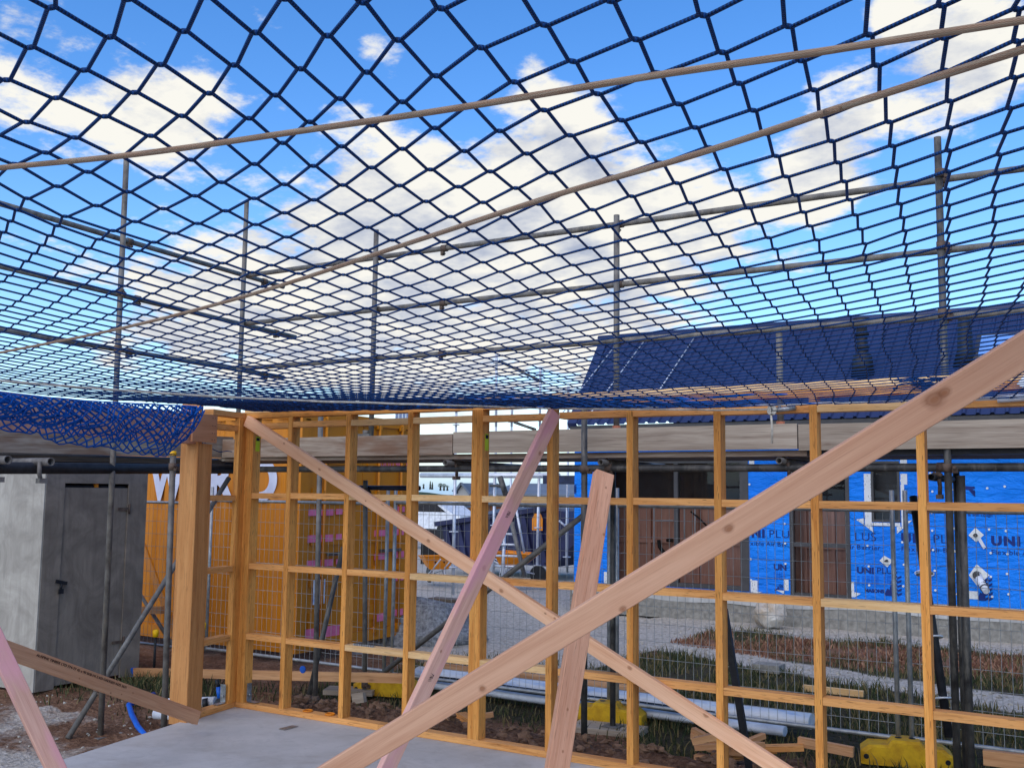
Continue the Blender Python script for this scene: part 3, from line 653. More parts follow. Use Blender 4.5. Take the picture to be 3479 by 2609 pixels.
# two thick support ropes beneath the mesh
def rope(pxs, dz, r, label):
    c = [onZ(o(x, y), H0+dz) for x, y in pxs]; c = [c[0]+(c[0]-c[1])*1.4]+c+[c[-1]+(c[-1]-c[-2]).normalized()*2.4]
    pts = []
    for k in range(1, len(c)-2):
        for q in range(8):
            t = q/8; p0, p1, p2, p3 = c[k-1], c[k], c[k+1], c[k+2]
            pts.append(.5*((2*p1)+(p2-p0)*t+(2*p0-5*p1+4*p2-p3)*t*t+(3*p1-p0-3*p2+p3)*t**3))
    pts = [c[0]]+pts+[c[-2], c[-1]]
    mb = MB(); mb.tube(pts, r, 10); single('support_rope', mb, MT['rope'], label, 'rope')
rope([(0, 363), (300, 333), (660, 282), (1000, 232), (1400, 166), (1800, 108), (2212, 44)], .525, .0047, 'flatter and higher of two thick tan braided ropes under the net')
rope([(0, 762), (250, 712), (530, 640), (900, 520), (1200, 422), (1500, 335), (1800, 238), (2212, 107)], .505, .0050, 'steeper of two thick tan braided ropes under the net, in front of the guard rails')
# rope ends and fittings tied to the rail of the frame
def fitting(px, py, label):
    q = onY((px, py), WY-.03); t = thing('rope_tensioner', label, 'fitting', tuple(q))
    mb = MB(); mb.tube([q+Vector((-.02, 0, 0)), q+Vector((.13, 0, .012))], .016, 10); mb.tube([q+Vector((.03, 0, -.01)), q+Vector((.03, 0, .035))], .01, 8); mb.build('sleeve', MT['bracket'], t)
    mb = MB()
    for k in range(3):
        a = [q+Vector((-.02+.008*k+.018*math.cos(x), -.016, .026*math.sin(x))) for x in [i*.5 for i in range(13)]]; mb.tube(a, .005, 6, False)
    mb.tube([q+Vector((-.02, -.01, -.02)), q+Vector((-.012, -.015, -.10)), q+Vector((-.016, -.01, -.20))], .007, 7); mb.build('rope_tail', MT['ropewhite'], t)
fitting(*P(7, 475, 90), 'steel tube fitting with a white rope tail tied at the top rail')
q = onY(P('zr', 1500, 1210), WY-.03); t = thing('rope_tensioner', 'silver rope sleeve, hook and buckle tied to the top rail near the skylight', 'fitting', tuple(q))
mb = MB(); mb.tube([q+Vector((-.20, 0, .0)), q+Vector((-.01, 0, .002))], .008, 8); mb.tube([q+Vector((-.01, 0, .0)), q+Vector((.13, 0, .006))], .022, 12); mb.build('sleeve', MT['alum'], t)
mb = MB(); mb.beam(q+Vector((.11, -.02, .06)), q+Vector((.20, -.02, .17)), .05, .012, (1, 0, 0)); mb.build('buckle', MT['alum'], t)
mb = MB(); mb.tube([q+Vector((.15, -.01, -.02)), q+Vector((.17, -.01, .03)), q+Vector((.155, -.01, .08))], .010, 8); mb.build('hook', MT['black'], t)
# ------------------------------------------------------------------ SCAFFOLD
TR = .0245
def coupler(parent, p, axis, other=None, mat='rust'):
    p = Vector(p); ax = Vector(axis).normalized(); mb = MB()
    mb.tube([p-ax*.028, p+ax*.028], TR+.009, 12)
    s_ = Vector((0, -1, 0)) if abs(ax.y) < .9 else Vector((1, 0, 0)); sd = ax.cross(s_).normalized()
    mb.beam(p+sd*(TR+.004)-ax*.02, p+sd*(TR+.04)-ax*.02, .03, .03, s_)
    mb.tube([p+sd*(TR+.025)-s_*.01, p+sd*(TR+.025)+s_*.05], .008, 6); mb.disc(p+sd*(TR+.025)+s_*.035, s_, .014, .014, 6)
    return mb.build('coupler', MT[mat], parent)
def tube_thing(name, p0, p1, label, mat='galv', group=None, couplers=(), plate=False, r=TR, cm='rust', cat='scaffold tube'):
    p0, p1 = Vector(p0), Vector(p1)
    t = thing(name, label, cat, tuple(p0), group)
    MB().tube([p0, p1], r, 14, True, None, True).build('tube', MT[mat], t)
    for c in couplers: coupler(t, p0.lerp(p1, c) if not hasattr(c, '__len__') else c, p1-p0, mat=cm)
    if plate:
        mb = MB(); mb.box(p0.x-.075, p0.x+.075, p0.y-.075, p0.y+.075, p0.z, p0.z+.008); mb.tube([p0, p0+Vector((0, 0, .06))], .019, 10); mb.build('base_plate', MT['galvb'], t)
    return t
GS = 'upright scaffold tubes'; GR = 'guard rail tubes'
SY = 7.55
# guard rails above the right-hand scaffold (parallel to the wall)
for k, (z, nm) in enumerate(((3.985, 'top'), (3.475, 'middle'), (3.005, 'bottom'))):
    tube_thing('guard_rail', (-7.95, SY+.05, z), (1.5, SY+.05, z), '%s of the three long pale grey guard rails that pass the navy roof' % nm, 'galv', GR,
               couplers=[(-3.57, SY+.05, z), (-1.06, SY+.05, z), (-6.13, SY+.05, z), (-5.35, SY+.05, z)])
for k, (a, b_, nm) in enumerate((((0, 440), (612, 620), 'top'), ((0, 575), (638, 728), 'middle'), ((0, 712), (612, 815), 'bottom'))):
    z = (4.02, 3.51, 3.04)[k]; p0 = onZ(o(*a), z); p1 = onZ(o(*b_), z); p0 = p0+(p0-p1)*.3
    tube_thing('guard_rail', p0, p1, '%s of the three dark guard rails over the shed that slope down to free ends' % nm, 'galvb', GR, couplers=[.52, .93])
def upright(px_top, px_bot, y, label, zt=None, mat='galv', **k):
    a = onY(px_top, y); c = onY(px_bot, y); tube_thing('scaffold_standard', c, a, label, mat, GS, **k)
a = onX(o(270, 345), -7.6); tube_thing('scaffold_standard', (-7.6, 5.87, -.345), (-7.58, a.y, a.z), 'tall upright tube in front of the plywood shed door, standing on a weathered plank', 'galv', GS, couplers=[.55, .66, .76], plate=True)
tube_thing('scaffold_standard', (-6.83, 5.88, -.33), onY(o(374, 980), 5.88), 'upright scaffold tube with a yellow end cap beside the thick laminated post', 'galvb', GS, couplers=[.955], plate=False)
q = onY(o(374, 980), 5.88); t = [x for x in SC.objects if x.name.startswith('scaffold_standard') and x.type == 'EMPTY'][-1]
MB().tube([q-Vector((0, 0, .012)), q+Vector((0, 0, .022))], .029, 14).build('end_cap', MT['cap'], t)
b = onY(o(533, 435), SY); tube_thing('scaffold_standard', (b.x, SY, 1.6), b, 'slim upright tube through the net where the two sets of guard rails meet', 'galv', GS)
b = onY(o(813, 497), SY); tube_thing('scaffold_standard', (b.x, SY, 2.255), b, 'upright guard tube with a grey foot clamp on the brown stained toe board', 'galv', GS)
t1 = [x for x in SC.objects if x.name.startswith('scaffold_standard') and x.type == 'EMPTY'][-1]
def footclamp(t, x, y, z, mat):
    mb = MB(); mb.beam((x-.075, y-.03, z+.0), (x+.075, y-.03, z), .05, .028, (0, 1, 0)); mb.beam((x-.04, y-.036, z-.035), (x+.04, y-.036, z-.035), .03, .05, (0, 1, 0)); mb.tube([(x, y, z), (x, y, z+.05)], TR+.008, 12)
    mb.build('foot_clamp', MT[mat], t)
footclamp(t1, b.x-.06, SY, 2.27, 'galv')
for (a_, c_, lab) in (((1332, 465), (1335, 930), 'upright guard tube over the gable end of the navy roof, with orange foot clamp'),
                      ((1683, 720), (1683, 925), 'short guard tube in front of the navy roof, with an orange foot clamp and lacing')):
    a = onY(o(*a_), SY); tube_thing('scaffold_standard', (a.x, SY, 2.245), (a.x, SY, a.z), lab, 'galv', GS)
    footclamp([x for x in SC.objects if x.name.startswith('scaffold_standard') and x.type == 'EMPTY'][-1], a.x, SY, 2.25, 'clamp')
a = onY(o(2025, 297), 7.42)
tube_thing('scaffold_standard', (-1.07, 7.42, -.28), (a.x, 7.42, a.z), 'tallest upright tube, dark below, rising past the navy roof into the sky', 'dark', GS, couplers=[(-1.07, 7.42, 1.95), (-1.065, 7.42, 3.0), (-1.06, 7.42, 3.47), (-1.055, 7.42, 3.98)])
tube_thing('scaffold_standard', (-1.00, 7.50, -.28), (-1.00, 7.50, 1.9), 'black upright tube clamped tight against the side of the tallest tube', 'dark', GS, r=.028)
tube_thing('scaffold_standard', (-1.14, 8.32, -.25), (-1.14, 8.32, 1.95), 'upright tube behind the black paired tube, standing alone on a grey pad', 'dark', GS, plate=True)
tube_thing('scaffold_standard', onZ(P(6, 945, 1540), -.28), onY(P(5, 947, 86), 7.22), 'dark upright tube between the pink brace and the reddish prop, reaching up past the plank', 'dark', GS, couplers=[.82])
tube_thing('scaffold_standard', (-3.93, 8.22, -.235), (-3.93, 8.22, 1.95), 'upright tube beside the reddish prop, on a base plate before a yellow fence foot', 'dark', GS, plate=True)
tube_thing('scaffold_standard', (-6.62, 7.45, -.26), (-6.66, 7.45, 2.47), 'upright tube behind the second bay of the frame, beside a leaning tube', 'galvb', GS, couplers=[.82, .03])
tube_thing('scaffold_standard', (-6.70, 8.27, -.22), (-6.76, 8.27, 1.86), 'upright tube behind the third bay of the frame, with a rusty foot', 'galvb', GS, couplers=[.02, .95])
# bracing and ledgers
tube_thing('scaffold_brace', onZ(P(4, 600, 1075), -.24), onY(P('z2', 492, 470), 8.0), 'tube leaning behind the second bay, starting beside the upright foot there', 'dark', 'leaning scaffold tubes', couplers=[.03])
tube_thing('scaffold_brace', onY(P(4, 1215, 835), 8.2), onY(P('z3', 1990, 520), 7.9), 'long weathered tube rising to the right across the middle bays of the frame', 'galvb', 'leaning scaffold tubes')
q = onZ(P(2, 565, 1372), -.33); tube_thing('scaffold_brace', q, onY(P('z4', 1122, 240), 7.4), 'long tube leaning from the ground by the shed and passing behind the post', 'galvb', 'leaning scaffold tubes', couplers=[.16])
zl = 1.955
tube_thing('scaffold_ledger', (-9.2, 7.5, zl), (2.0, 7.5, zl), 'long dark horizontal tube under the planks, running the whole width behind the frame', 'dark', 'horizontal scaffold tubes', r=.029, couplers=[(-3.62, 7.5, zl), (-1.12, 7.5, zl)])
tube_thing('scaffold_ledger', (-6.9, 8.30, zl-.17), (-6.12, 8.34, zl-.17), 'short navy horizontal tube end below the long ledger in the third bay', 'navy', 'horizontal scaffold tubes')
p0, p1 = onX(P(1, -60, 683), -7.42), onX(P(1, 1860, 738), -7.9)
p0 = onX(P(1, -60, 686), -7.5); p1 = Vector((-7.75, 7.35, 1.955))
dl = (p1-p0); tube_thing('scaffold_ledger', p0-dl*.3, p1+dl*.06, 'nearer of the two dark horizontal tubes above the plywood shed', 'black', 'horizontal scaffold tubes', r=.047)
p2 = onX(P(1, 225, 608), -8.1); tube_thing('scaffold_ledger', p2-Vector((0, .35, 0)), (-8.3, 8.2, 2.03), 'farther of the two dark horizontal tubes above the plywood shed', 'black', 'horizontal scaffold tubes', r=.047)
labs = ['open tube end pointing forward over the ledger in the fourth bay', 'open rusty tube end pointing forward above the reddish prop', 'open tube end pointing forward over the ledger near the blue wall', 'open tube end pointing forward just below the ledger at the tallest upright']
for k, (r, u, v_) in enumerate(((3, 1750, 545), (5, 1080, 540), (7, 505, 440), (7, 1565, 555))):
    q = onY(P(r, u, v_), 7.36); t = tube_thing('scaffold_transom', q, q+Vector((0, 1.3, 0)), labs[k], 'galvb' if k != 3 else 'black', 'tubes laid across under the planks', couplers=[])
    mb = MB(); mb.tube([q+Vector((.03, .12, -.01)), q+Vector((.035, .13, -.06)), q+Vector((.03, .14, -.12))], .014, 8); mb.tube([q+Vector((-.03, .12, .0)), q+Vector((0, .12, .034)), q+Vector((.03, .12, 0))], .009, 6); mb.beam(q+Vector((.03, .10, -.13)), q+Vector((.03, .17, -.13)), .04, .03, (1, 0, 0)); mb.build('coupler', MT['rust'], t)
for k, (u, v_) in enumerate(((66, 620), (412, 636))):
    q = onX(P(1, u, v_), -7.30); t = tube_thing('scaffold_transom', q, q+Vector((-1.2, .12, 0)), ('open tube end over the middle of the pale shed sheet', 'open tube end above the join of the pale and dark shed sheets')[k], 'galvb', 'tubes laid across under the planks', r=.033)
    mb = MB(); mb.tube([q+Vector((-.1, -.03, .0)), q+Vector((-.1, -.03, -.09)), q+Vector((-.1, -.01, -.16))], .017, 8); mb.beam(q+Vector((-.1, -.04, -.15)), q+Vector((-.1, .03, -.15)), .05, .04, (1, 0, 0)); mb.build('coupler', MT['galvb'], t)
# planks: toe boards and deck
def plankthing(name, x0, x1, y0, y1, z0, z1, mat, label, cat, group=None):
    mb = MB(); mb.box(x0, x1, y0, y1, z0, z1); return single(name, mb, MT[mat], label, cat, group)
zt0, zt1 = 2.083, 2.268
xa = onY(P(3, 1815, 400), 7.38).x; xb = onY(P(7, 636, 250), 7.38).x
plankthing('toe_board', -7.9, xa-.006, 7.38, 7.415, zt0-.01, zt1-.012, 'weather', 'brown stained and splintered toe board plank in front of the orange container', 'plank', 'toe boards on edge')
plankthing('toe_board', xa+.006, xb-.004, 7.375, 7.41, zt0+.004, zt1+.002, 'weather2', 'clean grey toe board plank running behind the middle bays, with two orange clamps', 'plank', 'toe boards on edge')
plankthing('toe_board', xb+.004, 2.2, 7.38, 7.415, zt0-.006, zt1-.004, 'weather2', 'pale grey toe board plank behind the tallest upright tube, under the navy eave', 'plank', 'toe boards on edge')
for k, (y0, lab) in enumerate(((7.39, 'front plank of the scaffold deck, dark worn edge under the toe boards'), (7.625, 'second plank of the scaffold deck, behind the front one'), (7.86, 'third plank of the scaffold deck, counted from the frame'), (8.095, 'rearmost plank of the scaffold deck'))):
    x1 = onY(P(7, 690, 380), y0).x if k == 0 else 2.2
    plankthing('deck_plank', -8.4 if k else -7.95, x1, y0+.035, y0+.26, 2.038, 2.080, 'weather' if k == 0 else 'soffit', lab, 'plank', 'scaffold deck planks')
plankthing('deck_plank', onY(P(7, 700, 380), 7.39).x, 2.2, 7.43, 7.65, 2.04, 2.081, 'black', 'dark steel deck board under the pale toe board by the navy eave', 'plank', 'scaffold deck planks')
p0, p1 = onX(P(1, 0, 455), -7.95), onX(P(1, 1860, 520), -8.05)
p1 = onX(P(1, 1400, 505), -7.95)
dl = p1-p0; mb = MB(); mb.beam(p0-dl*.4, p0+dl*1.42, .215, .038, (0, 0, 1)); single('toe_board', mb, MT['weather'], 'grey weathered toe board plank running towards the viewer above the shed', 'plank', 'toe boards on edge')
mb = MB(); a = p0+Vector((-.16, 0, -.15)); mb.beam(a-dl*.4, a+dl*1.4, .225, .04, (1, 0, 0)); single('deck_plank', mb, MT['soffit'], 'dark deck plank above the shed, behind the weathered toe board there', 'plank', 'scaffold deck planks')
# sole boards on the ground
def sole(p, L, w, ang, label, z=-.33, mat='weather'):
    d = Vector((math.cos(ang), math.sin(ang), 0)); c = Vector((p.x, p.y, z)); mb = MB(); mb.beam(c-d*L/2, c+d*L/2, w, .05, Vector((0, 0, 1)).cross(d), .004); return single('sole_board', mb, MT[mat], label, 'plank', 'boards under scaffold feet')
q = onZ(P(2, 740, 1370), -.36); sole(q, .95, .225, R_(68), 'weathered plank on the gravel under the upright tube by the shed', -.37, 'soffit')
sole(Vector((-3.97, 8.22)), .62, .30, R_(8), 'grey plank pad with base plate beside a yellow fence foot', -.262, 'weather2')
sole(Vector((-6.84, 8.22)), .5, .25, R_(25), 'small grey plank pad under the rusty foot behind the third bay', -.248, 'weather2')
sole(Vector((-1.12, 8.32)), .3, .3, R_(5), 'grey pad under the upright tube behind the paired black tubes', -.275, 'weather2')
# ringlock upright leaning at the right, and a black stake
p0 = onY(P(8, 1690, 1240), 7.9); p1 = onY(P(7, 1440, 690), 8.35); t = thing('ringlock_standard', 'black leaning scaffold leg with pale blue ring discs in front of the blue wall', 'scaffold tube', tuple(p0))
MB().tube([p0, p1], .03, 14).build('tube', MT['black'], t)
dd_ = (p1-p0).normalized()
for px in (P(8, 1605, 537), P(8, 1640, 968), P(8, 1522, 98), P(7, 1430, 795)):
    q = min([p0.lerp(p1, k/200) for k in range(201)], key=lambda w: abs((w-CAMP).normalized().dot(Vector(ray(*px)).normalized())-1))
    mb = MB(); mb.disc(q, dd_, .062, .012, 22); 
    for a in range(4):
        an = a*math.pi/2+.4; s_ = dd_.orthogonal().normalized(); s2 = dd_.cross(s_); c = q+(s_*math.cos(an)+s2*math.sin(an))*.045+dd_*.007; mb.tube([c-dd_*.014, c+dd_*.002], .010, 8)
    mb.build('rosette', MT['alum'], t)
p0 = onY(P(8, 318, 1560), 6.75); p1 = onY(P(8, 122, 345), 6.6); mb = MB(); mb.beam(p0, p1, .045, .03, (1, 0, 0)); single('black_stake', mb, MT['black'], 'thin black bar leaning against the frame beside the wide sliding door', 'bar')

# ------------------------------------------------------------------ TEMPORARY FENCE
FY = 8.6
def panel(x0, x1, zb, zt, label):
    t = thing('wire_fence', label, 'fence', ((x0+x1)/2, FY, zb), 'temporary wire fence panels')
    mb = MB(); r = .019
    mb.tube([(x0, FY, zb-.02), (x0, FY, zt+.16)], r, 10); mb.build('post', MT['fence'], t)
    mb = MB(); mb.tube([(x1, FY, zb-.02), (x1, FY, zt+.16)], r, 10); mb.build('post', MT['fence'], t)
    for z in (zt, zb): mb = MB(); mb.tube([(x0, FY, z), (x1, FY, z)], r*.9, 10, False); mb.build('rail', MT['fence'], t)
    mb = MB(); n = int((x1-x0)/.072)
    for k in range(1, n): x = x0+(x1-x0)*k/n; w = .003*mnoise.noise((x*3, 0, 2)); mb.tube([(x, FY+w, zb), (x+w, FY-w, (zb+zt)/2), (x, FY+w, zt)], .0022, 4, False)
    z = zb+.11
    while z < zt-.02: mb.tube([(x0, FY+.004, z), ((x0+x1)/2, FY+.006, z-.004), (x1, FY+.004, z)], .0022, 4, False); z += .152
    mb.build('wire_mesh', MT['wire'], t)
panel(-11.95, -9.42, -.12, 1.585, 'wire fence panel in front of the orange container lettering')
panel(-9.34, -6.72, -.09, 1.62, 'wire fence panel in front of the end of the orange container')
panel(-6.62, -4.15, -.11, 1.635, 'wire fence panel in front of the navy skip and wheelbarrows')
panel(-4.07, -1.66, -.11, 1.645, 'wire fence panel in front of the wide dark sliding door')
panel(-1.56, .9, -.10, 1.645, 'wire fence panel in front of the blue wall and its pipe flashings')
def foot(x, y, ang, label):
    d = Vector((math.cos(ang), math.sin(ang), 0)); n = Vector((-d.y, d.x, 0)); mb = MB()
    prof = [(-.33, 0), (-.33, .10), (-.27, .145), (-.13, .15), (-.10, .19), (.10, .19), (.13, .15), (.27, .145), (.33, .10), (.33, 0)]
    c = Vector((x, y, -.285)); w = .125
    nsl = [(-w, .90), (-w*.8, 1.0), (w*.8, 1.0), (w, .90)]
    R4 = [[c+d*(a*q)+n*o_+Vector((0, 0, h*q)) for a, h in prof] for o_, q in nsl]
    for i in range(3):
        for k in range(len(prof)-1): mb.quad([R4[i][k], R4[i][k+1], R4[i+1][k+1], R4[i+1][k]][::-1])
    mb.quad(R4[0][::-1]); mb.quad(R4[3])
    t = thing('fence_weight', label, 'fence foot', (x, y, -.285), 'yellow fence feet')
    bd = mb.build('block', MT['yellow'], t)
    mb = MB()
    for s_ in (-.29, .29): mb.tube([c+d*s_-n*(w*.99)+Vector((0, 0, .06)), c+d*s_-n*(w*1.01)+Vector((0, 0, .06))], .02, 10)
    for s_ in (-.05, .05): mb.disc(c+d*s_+Vector((0, 0, .191)), (0, 0, 1), .026, .004, 12)
    mb.build('hole_rim', MT['black'], bd)
foot(-1.60, FY-.05, R_(14), 'yellow moulded fence foot under two thin posts beside the dark paired tubes')
foot(-4.12, FY-.08, R_(10), 'yellow moulded fence foot behind the base plate in the middle')
foot(-6.55, FY-.15, R_(16), 'yellow fence foot half hidden in grass behind the third bay')
# ------------------------------------------------------------------ PLYWOOD SHED
t = thing('plywood_shed', 'weathered grey plywood site shed with a flush door and hasp', 'shed', (-10.3, 7.5, -.33))
SX0 = -9.56; sy0, sy1 = 6.56, 7.84; zt = 2.0; zb = -.30
mb = MB(); mb.box(SX0-1.6, SX0-.004, sy0, sy0+.018, zb, zt); mb.build('end_panel', MT['plylight'], t)
dy0 = onX(P(1, 515, 1000), SX0).y; dy1 = onX(P(1, 1040, 830), SX0).y; dzt = onX(P(1, 515, 808), SX0).z
mb = MB(); mb.box(SX0-.018, SX0, sy0+.0185, dy0, zb, zt, 'y'); mb.box(SX0-.018, SX0, dy1, sy1, zb, zt, 'y'); mb.box(SX0-.018, SX0, dy0+.001, dy1-.001, dzt, zt, 'y'); mb.build('front_panel', MT['plydark'], t)
mb = MB(); mb.box(SX0-.035, SX0-.012, dy0+.006, dy1-.004, zb+.03, dzt-.045, 'y'); dr = mb.build('door', MT['plydark'], t)
mb = MB(); mb.box(SX0-.6, SX0-.05, dy0, dy1, dzt-.2, dzt-.02); mb.build('gap_shade_box', MT['interdark'], t)  # dark box stands in for the shade in the gap over the door
for v_ in (1015, 2480):
    q = onX(P(1, 1040, v_), SX0); 
    if v_ > 2000: q = onX(P(2, 1030, 560), SX0)
    mb = MB(); mb.quad([(SX0+.006, q.y-.02, q.z-.05), (SX0+.006, q.y+.0, q.z-.05), (SX0+.006, q.y, q.z+.05), (SX0+.006, q.y-.02, q.z+.05)][::-1])
    mb.tube([(SX0+.008, q.y, q.z-.055), (SX0+.008, q.y, q.z+.055)], .008, 8)
    mb.beam((SX0+.006, q.y, q.z), (SX0+.006, q.y-.15, q.z), .03, .006, (0, 0, 1)); mb.build('hinge', MT['rust'], dr)
q = onX(P(2, 505, 80), SX0); mb = MB(); mb.beam((SX0+.008, q.y-.06, q.z+.03), (SX0+.008, q.y+.07, q.z), .035, .01, (0, 0, 1)); mb.tube([(SX0+.02, q.y, q.z), (SX0+.02, q.y-.01, q.z-.06)], .012, 8); mb.beam((SX0+.022, q.y-.03, q.z-.075), (SX0+.022, q.y+.02, q.z-.075), .05, .02, (0, 0, 1)); mb.build('hasp', MT['black'], dr)
mb = MB(); mb.box(SX0-1.6, SX0-.2, sy1-.02, sy1, zb, zt); mb.box(SX0-1.62, SX0-1.6, sy0+.02, sy1, zb, zt); mb.build('rear_panel', MT['plydark'], t)
mb = MB(); mb.box(SX0-1.6, SX0+.02, sy0-.03, sy1+.02, zt+.001, zt+.03); mb.build('roof', MT['plydark'], t)
mb = MB(); q = onX(P(1, 795, 828), SX0); mb.box(SX0-.06, SX0-.03, q.y-.02, q.y+.02, q.z-.02, q.z+.02); mb.build('orange_block', MT['orangep'], t)
# ------------------------------------------------------------------ ORANGE CONTAINER
CX, CY, CL, CWD = -8.78, 9.5, 6.06, 2.44; cb, ct = -.22, 2.74
t = thing('shipping_container', 'big orange shipping container with white side letters and pink tape on its doors', 'container', (CX-CL/2, CY+CWD/2, cb))
mb = MB(); pit = .278
x = CX-.16; n = int((CL-.3)/pit)
for k in range(n):
    xs = [x, x-.07, x-.07-.068, x-.07-.068-.072, x-pit]; ys = [CY+.004, CY+.004, CY+.04, CY+.04, CY+.004]
    for q in range(4):
        mb.quad([(xs[q+1], ys[q+1], cb+.16), (xs[q], ys[q], cb+.16), (xs[q], ys[q], ct-.1), (xs[q+1], ys[q+1], ct-.1)])
    x -= pit
mb.build('side_wall', MT['orange'], t)
mb = MB(); mb.box(CX-CL, CX, CY, CY+.06, cb, cb+.16); mb.box(CX-CL, CX, CY, CY+.06, ct-.1, ct); mb.box(CX-.16, CX, CY-.002, CY+.15, cb+.161, ct-.101, 'z'); mb.box(CX-.15, CX+.002, CY+CWD-.12, CY+CWD, cb+.161, ct-.101, 'z'); mb.box(CX-.12, CX, CY+.061, CY+CWD, ct-.12, ct, 'y'); mb.box(CX-.12, CX, CY+.061, CY+CWD, cb, cb+.14, 'y'); mb.build('frame', MT['orange'], t)
mb = MB(); mb.box(CX-CL, CX-.13, CY+.061, CY+CWD, ct-.06, ct-.02); mb.build('roof', MT['orange'], t)
ym = CY+CWD/2
for (y0, y1) in ((CY+.155, ym-.006), (ym+.006, CY+CWD-.125)):
    mb = MB(); xx = CX-.035; z = cb+.145; zz = ct-.125
    mb.box(xx-.04, xx, y0, y1, z, zz, 'z'); k = 0
    hgt = (zz-z)
    for q in range(5): mb.box(xx-.001, xx+.018, y0+.08, y1-.08, z+.12+hgt*.19*q, z+.12+hgt*.19*q+.20, 'y')
    d_ = mb.build('door', MT['orange'], t)
    for f in (.27, .73):
        yy = y0+(y1-y0)*f; mb = MB(); mb.tube([(CX+.005, yy, cb+.05), (CX+.005, yy, ct-.05)], .02, 10)
        for zq in (cb+.1, cb+.9, cb+1.9, ct-.15): mb.box(CX-.02, CX+.02, yy-.05, yy+.05, zq, zq+.07)
        mb.build('lock_bar', MT['orange'], d_)
    mb = MB(); mb.box(CX+.0, CX+.03, y0+.35, y0+.8, cb+1.15, cb+1.19, 'y'); mb.build('handle', MT['rust'], d_)
# pink tape strips and placard (at their measured places on the doors)
def tape(r, u0, v0, u1, v1, xo=.0175):
    pts = [onX(P(r, u, v), CX-.0) for u, v in ((u0, v0), (u1, v1))]
    ya, yb = sorted((pts[0].y, pts[1].y)); za, zb_ = sorted((pts[0].z, pts[1].z)); return ya, yb, za, zb_
for (u0, v0, u1, v1) in ((130, 90, 400, 150), (430, 85, 492, 140), (128, 352, 395, 412), (430, 338, 484, 392), (120, 608, 395, 655), (430, 590, 480, 640), (815, 300, 948, 355), (1000, 290, 1110, 345), (815, 535, 945, 590), (1000, 515, 1110, 570), (1050, 60, 1118, 115), (810, 1145, 930, 1205), (1000, 1100, 1100, 1150), (118, 1300, 460, 1365), (1000,760,1104,800)):
    ya, yb, za, zb_ = tape('z2', u0, v0, u1, v1); MB().box(CX-.0165, CX-.0125, ya, yb, za, zb_, 'y').build('pink_tape', MT['tape'], t)
ya, yb, za, zb_ = tape('z2', 198, 800, 310, 1035); mb = MB(); mb.box(CX-.0115, CX-.008, ya, yb, za, zb_, 'y'); mb.build('placard', MT['wrapw'], t)
q = onX(P('z1', 1600, 845), CX); text_mesh('pink_lettering', 'JUUU 40C0', .13, (CX+.002, q.y, q.z), (0, 1, 0), (0, 0, 1), MT['tape'], t, sx=1.1)
# lettering on the long side
def sidetext(ch, r, u, v, hgt, sx=1.0, bold=.012):
    q = onY(P(r, u, v), CY-.004); return text_mesh('painted_letter', ch, hgt/.69, (q.x, CY-.004, q.z), (1, 0, 0), (0, 0, 1), MT['stripe'], t, bold=bold, sx=sx)
sidetext('W', 'z4', 120, 515, .50, .82, .03); sidetext('E', 'z4', 560, 515, .50, .9, .03); sidetext('R', 'z4', 860, 512, .50, .95, .03); sidetext('D', 'z4', 1330, 512, .50, 1.0, .03)
mb = MB()
for k in range(4): q = onX(P('z1', 1820+k*50, 130), CX); mb.box(CX+.022, CX+.026, q.y, q.y+.07, q.z-.06, q.z+.06, 'y')
mb.build('hazard_stripes', MT['stripe'], t)
# ------------------------------------------------------------------ small things at the left
p0, p1 = onD(P('z4', 20, 1110), 12.0), onD(P(2, 1465, 470), 11.6); p0 = onY(P('z4', 15, 1105), 9.2); p1 = onY(P(2, 1480, 520), 8.95)
mb = MB(); mb.beam(p0, p1, .10, .03, (1, 0, .5)); single('yellow_bar', mb, MT['orange'], 'flat orange bar leaning in the gap between the shed and the laminated post', 'bar')
p0 = onY(P(2, 1165, 160), 9.0); p1 = onY(P(2, 1440, 590), 8.9); mb = MB(); mb.tube([p0, p1], .024, 10); single('leaning_tube', mb, MT['galvb'], 'short grey tube leaning behind the yellow capped tube by the shed', 'scaffold tube')
p0 = onY(P(2, 1175, 300), 8.9); p1 = onY(P(2, 1358, 300), 8.9); mb = MB(); mb.beam(p0, p1, .09, .045, (0, 0, 1)); single('timber_offcut', mb, MT['offcut'], 'short timber offcut behind the leaning tube by the shed', 'offcut')
p0 = onY(P(2, 1058, 815), 7.75); p1 = onY(P(4, 1410, 868), 8.05); mb = MB(); mb.beam(p0, p1, .09, .045, (0, 0, 1)); bx = single('boxing_board', mb, MT['offcut'], 'long pinkish board on edge behind the container-side bays, with blue painted ends', 'board')
q = p0; mb = MB(); d = (p1-p0).normalized(); mb.beam(q+d*.03, q+d*.12, .094, .049, (0, 0, 1)); mb.build('blue_paint_band', MT['bluepaint'], bx)
q = onY(P(4, 562, 795), 7.83); mb = MB(); mb.disc((q.x, onY(P(4, 562, 795), 7.83).y-.0, q.z), (0, 1, 0), .036, .012, 14); mb.build('blue_paint_patch', MT['bluepaint'], bx)
for k, (r, u, v_, vb, lab) in enumerate(((2, 1300, 500, 720, 'yellow capped black stake beside the boxing board end'), (2, 1695, 440, 680, 'yellow capped black stake seen beyond the return wall'))):
    q = onY(P(r, u, v_), 7.9); w = onY(P(r, u-10, vb), 7.9); t = thing('capped_stake', lab, 'stake', (w.x, w.y, -.3), 'stakes with yellow caps'); MB().tube([(w.x, w.y, -.3), q], .014, 8).build('rod', MT['black'], t); MB().tube([q-Vector((0, 0, .03)), q+Vector((0, 0, .035)), q+Vector((0, 0, .05))], .033, 12, True, [.03, .034, .022]).build('cap', MT['cap'], t)
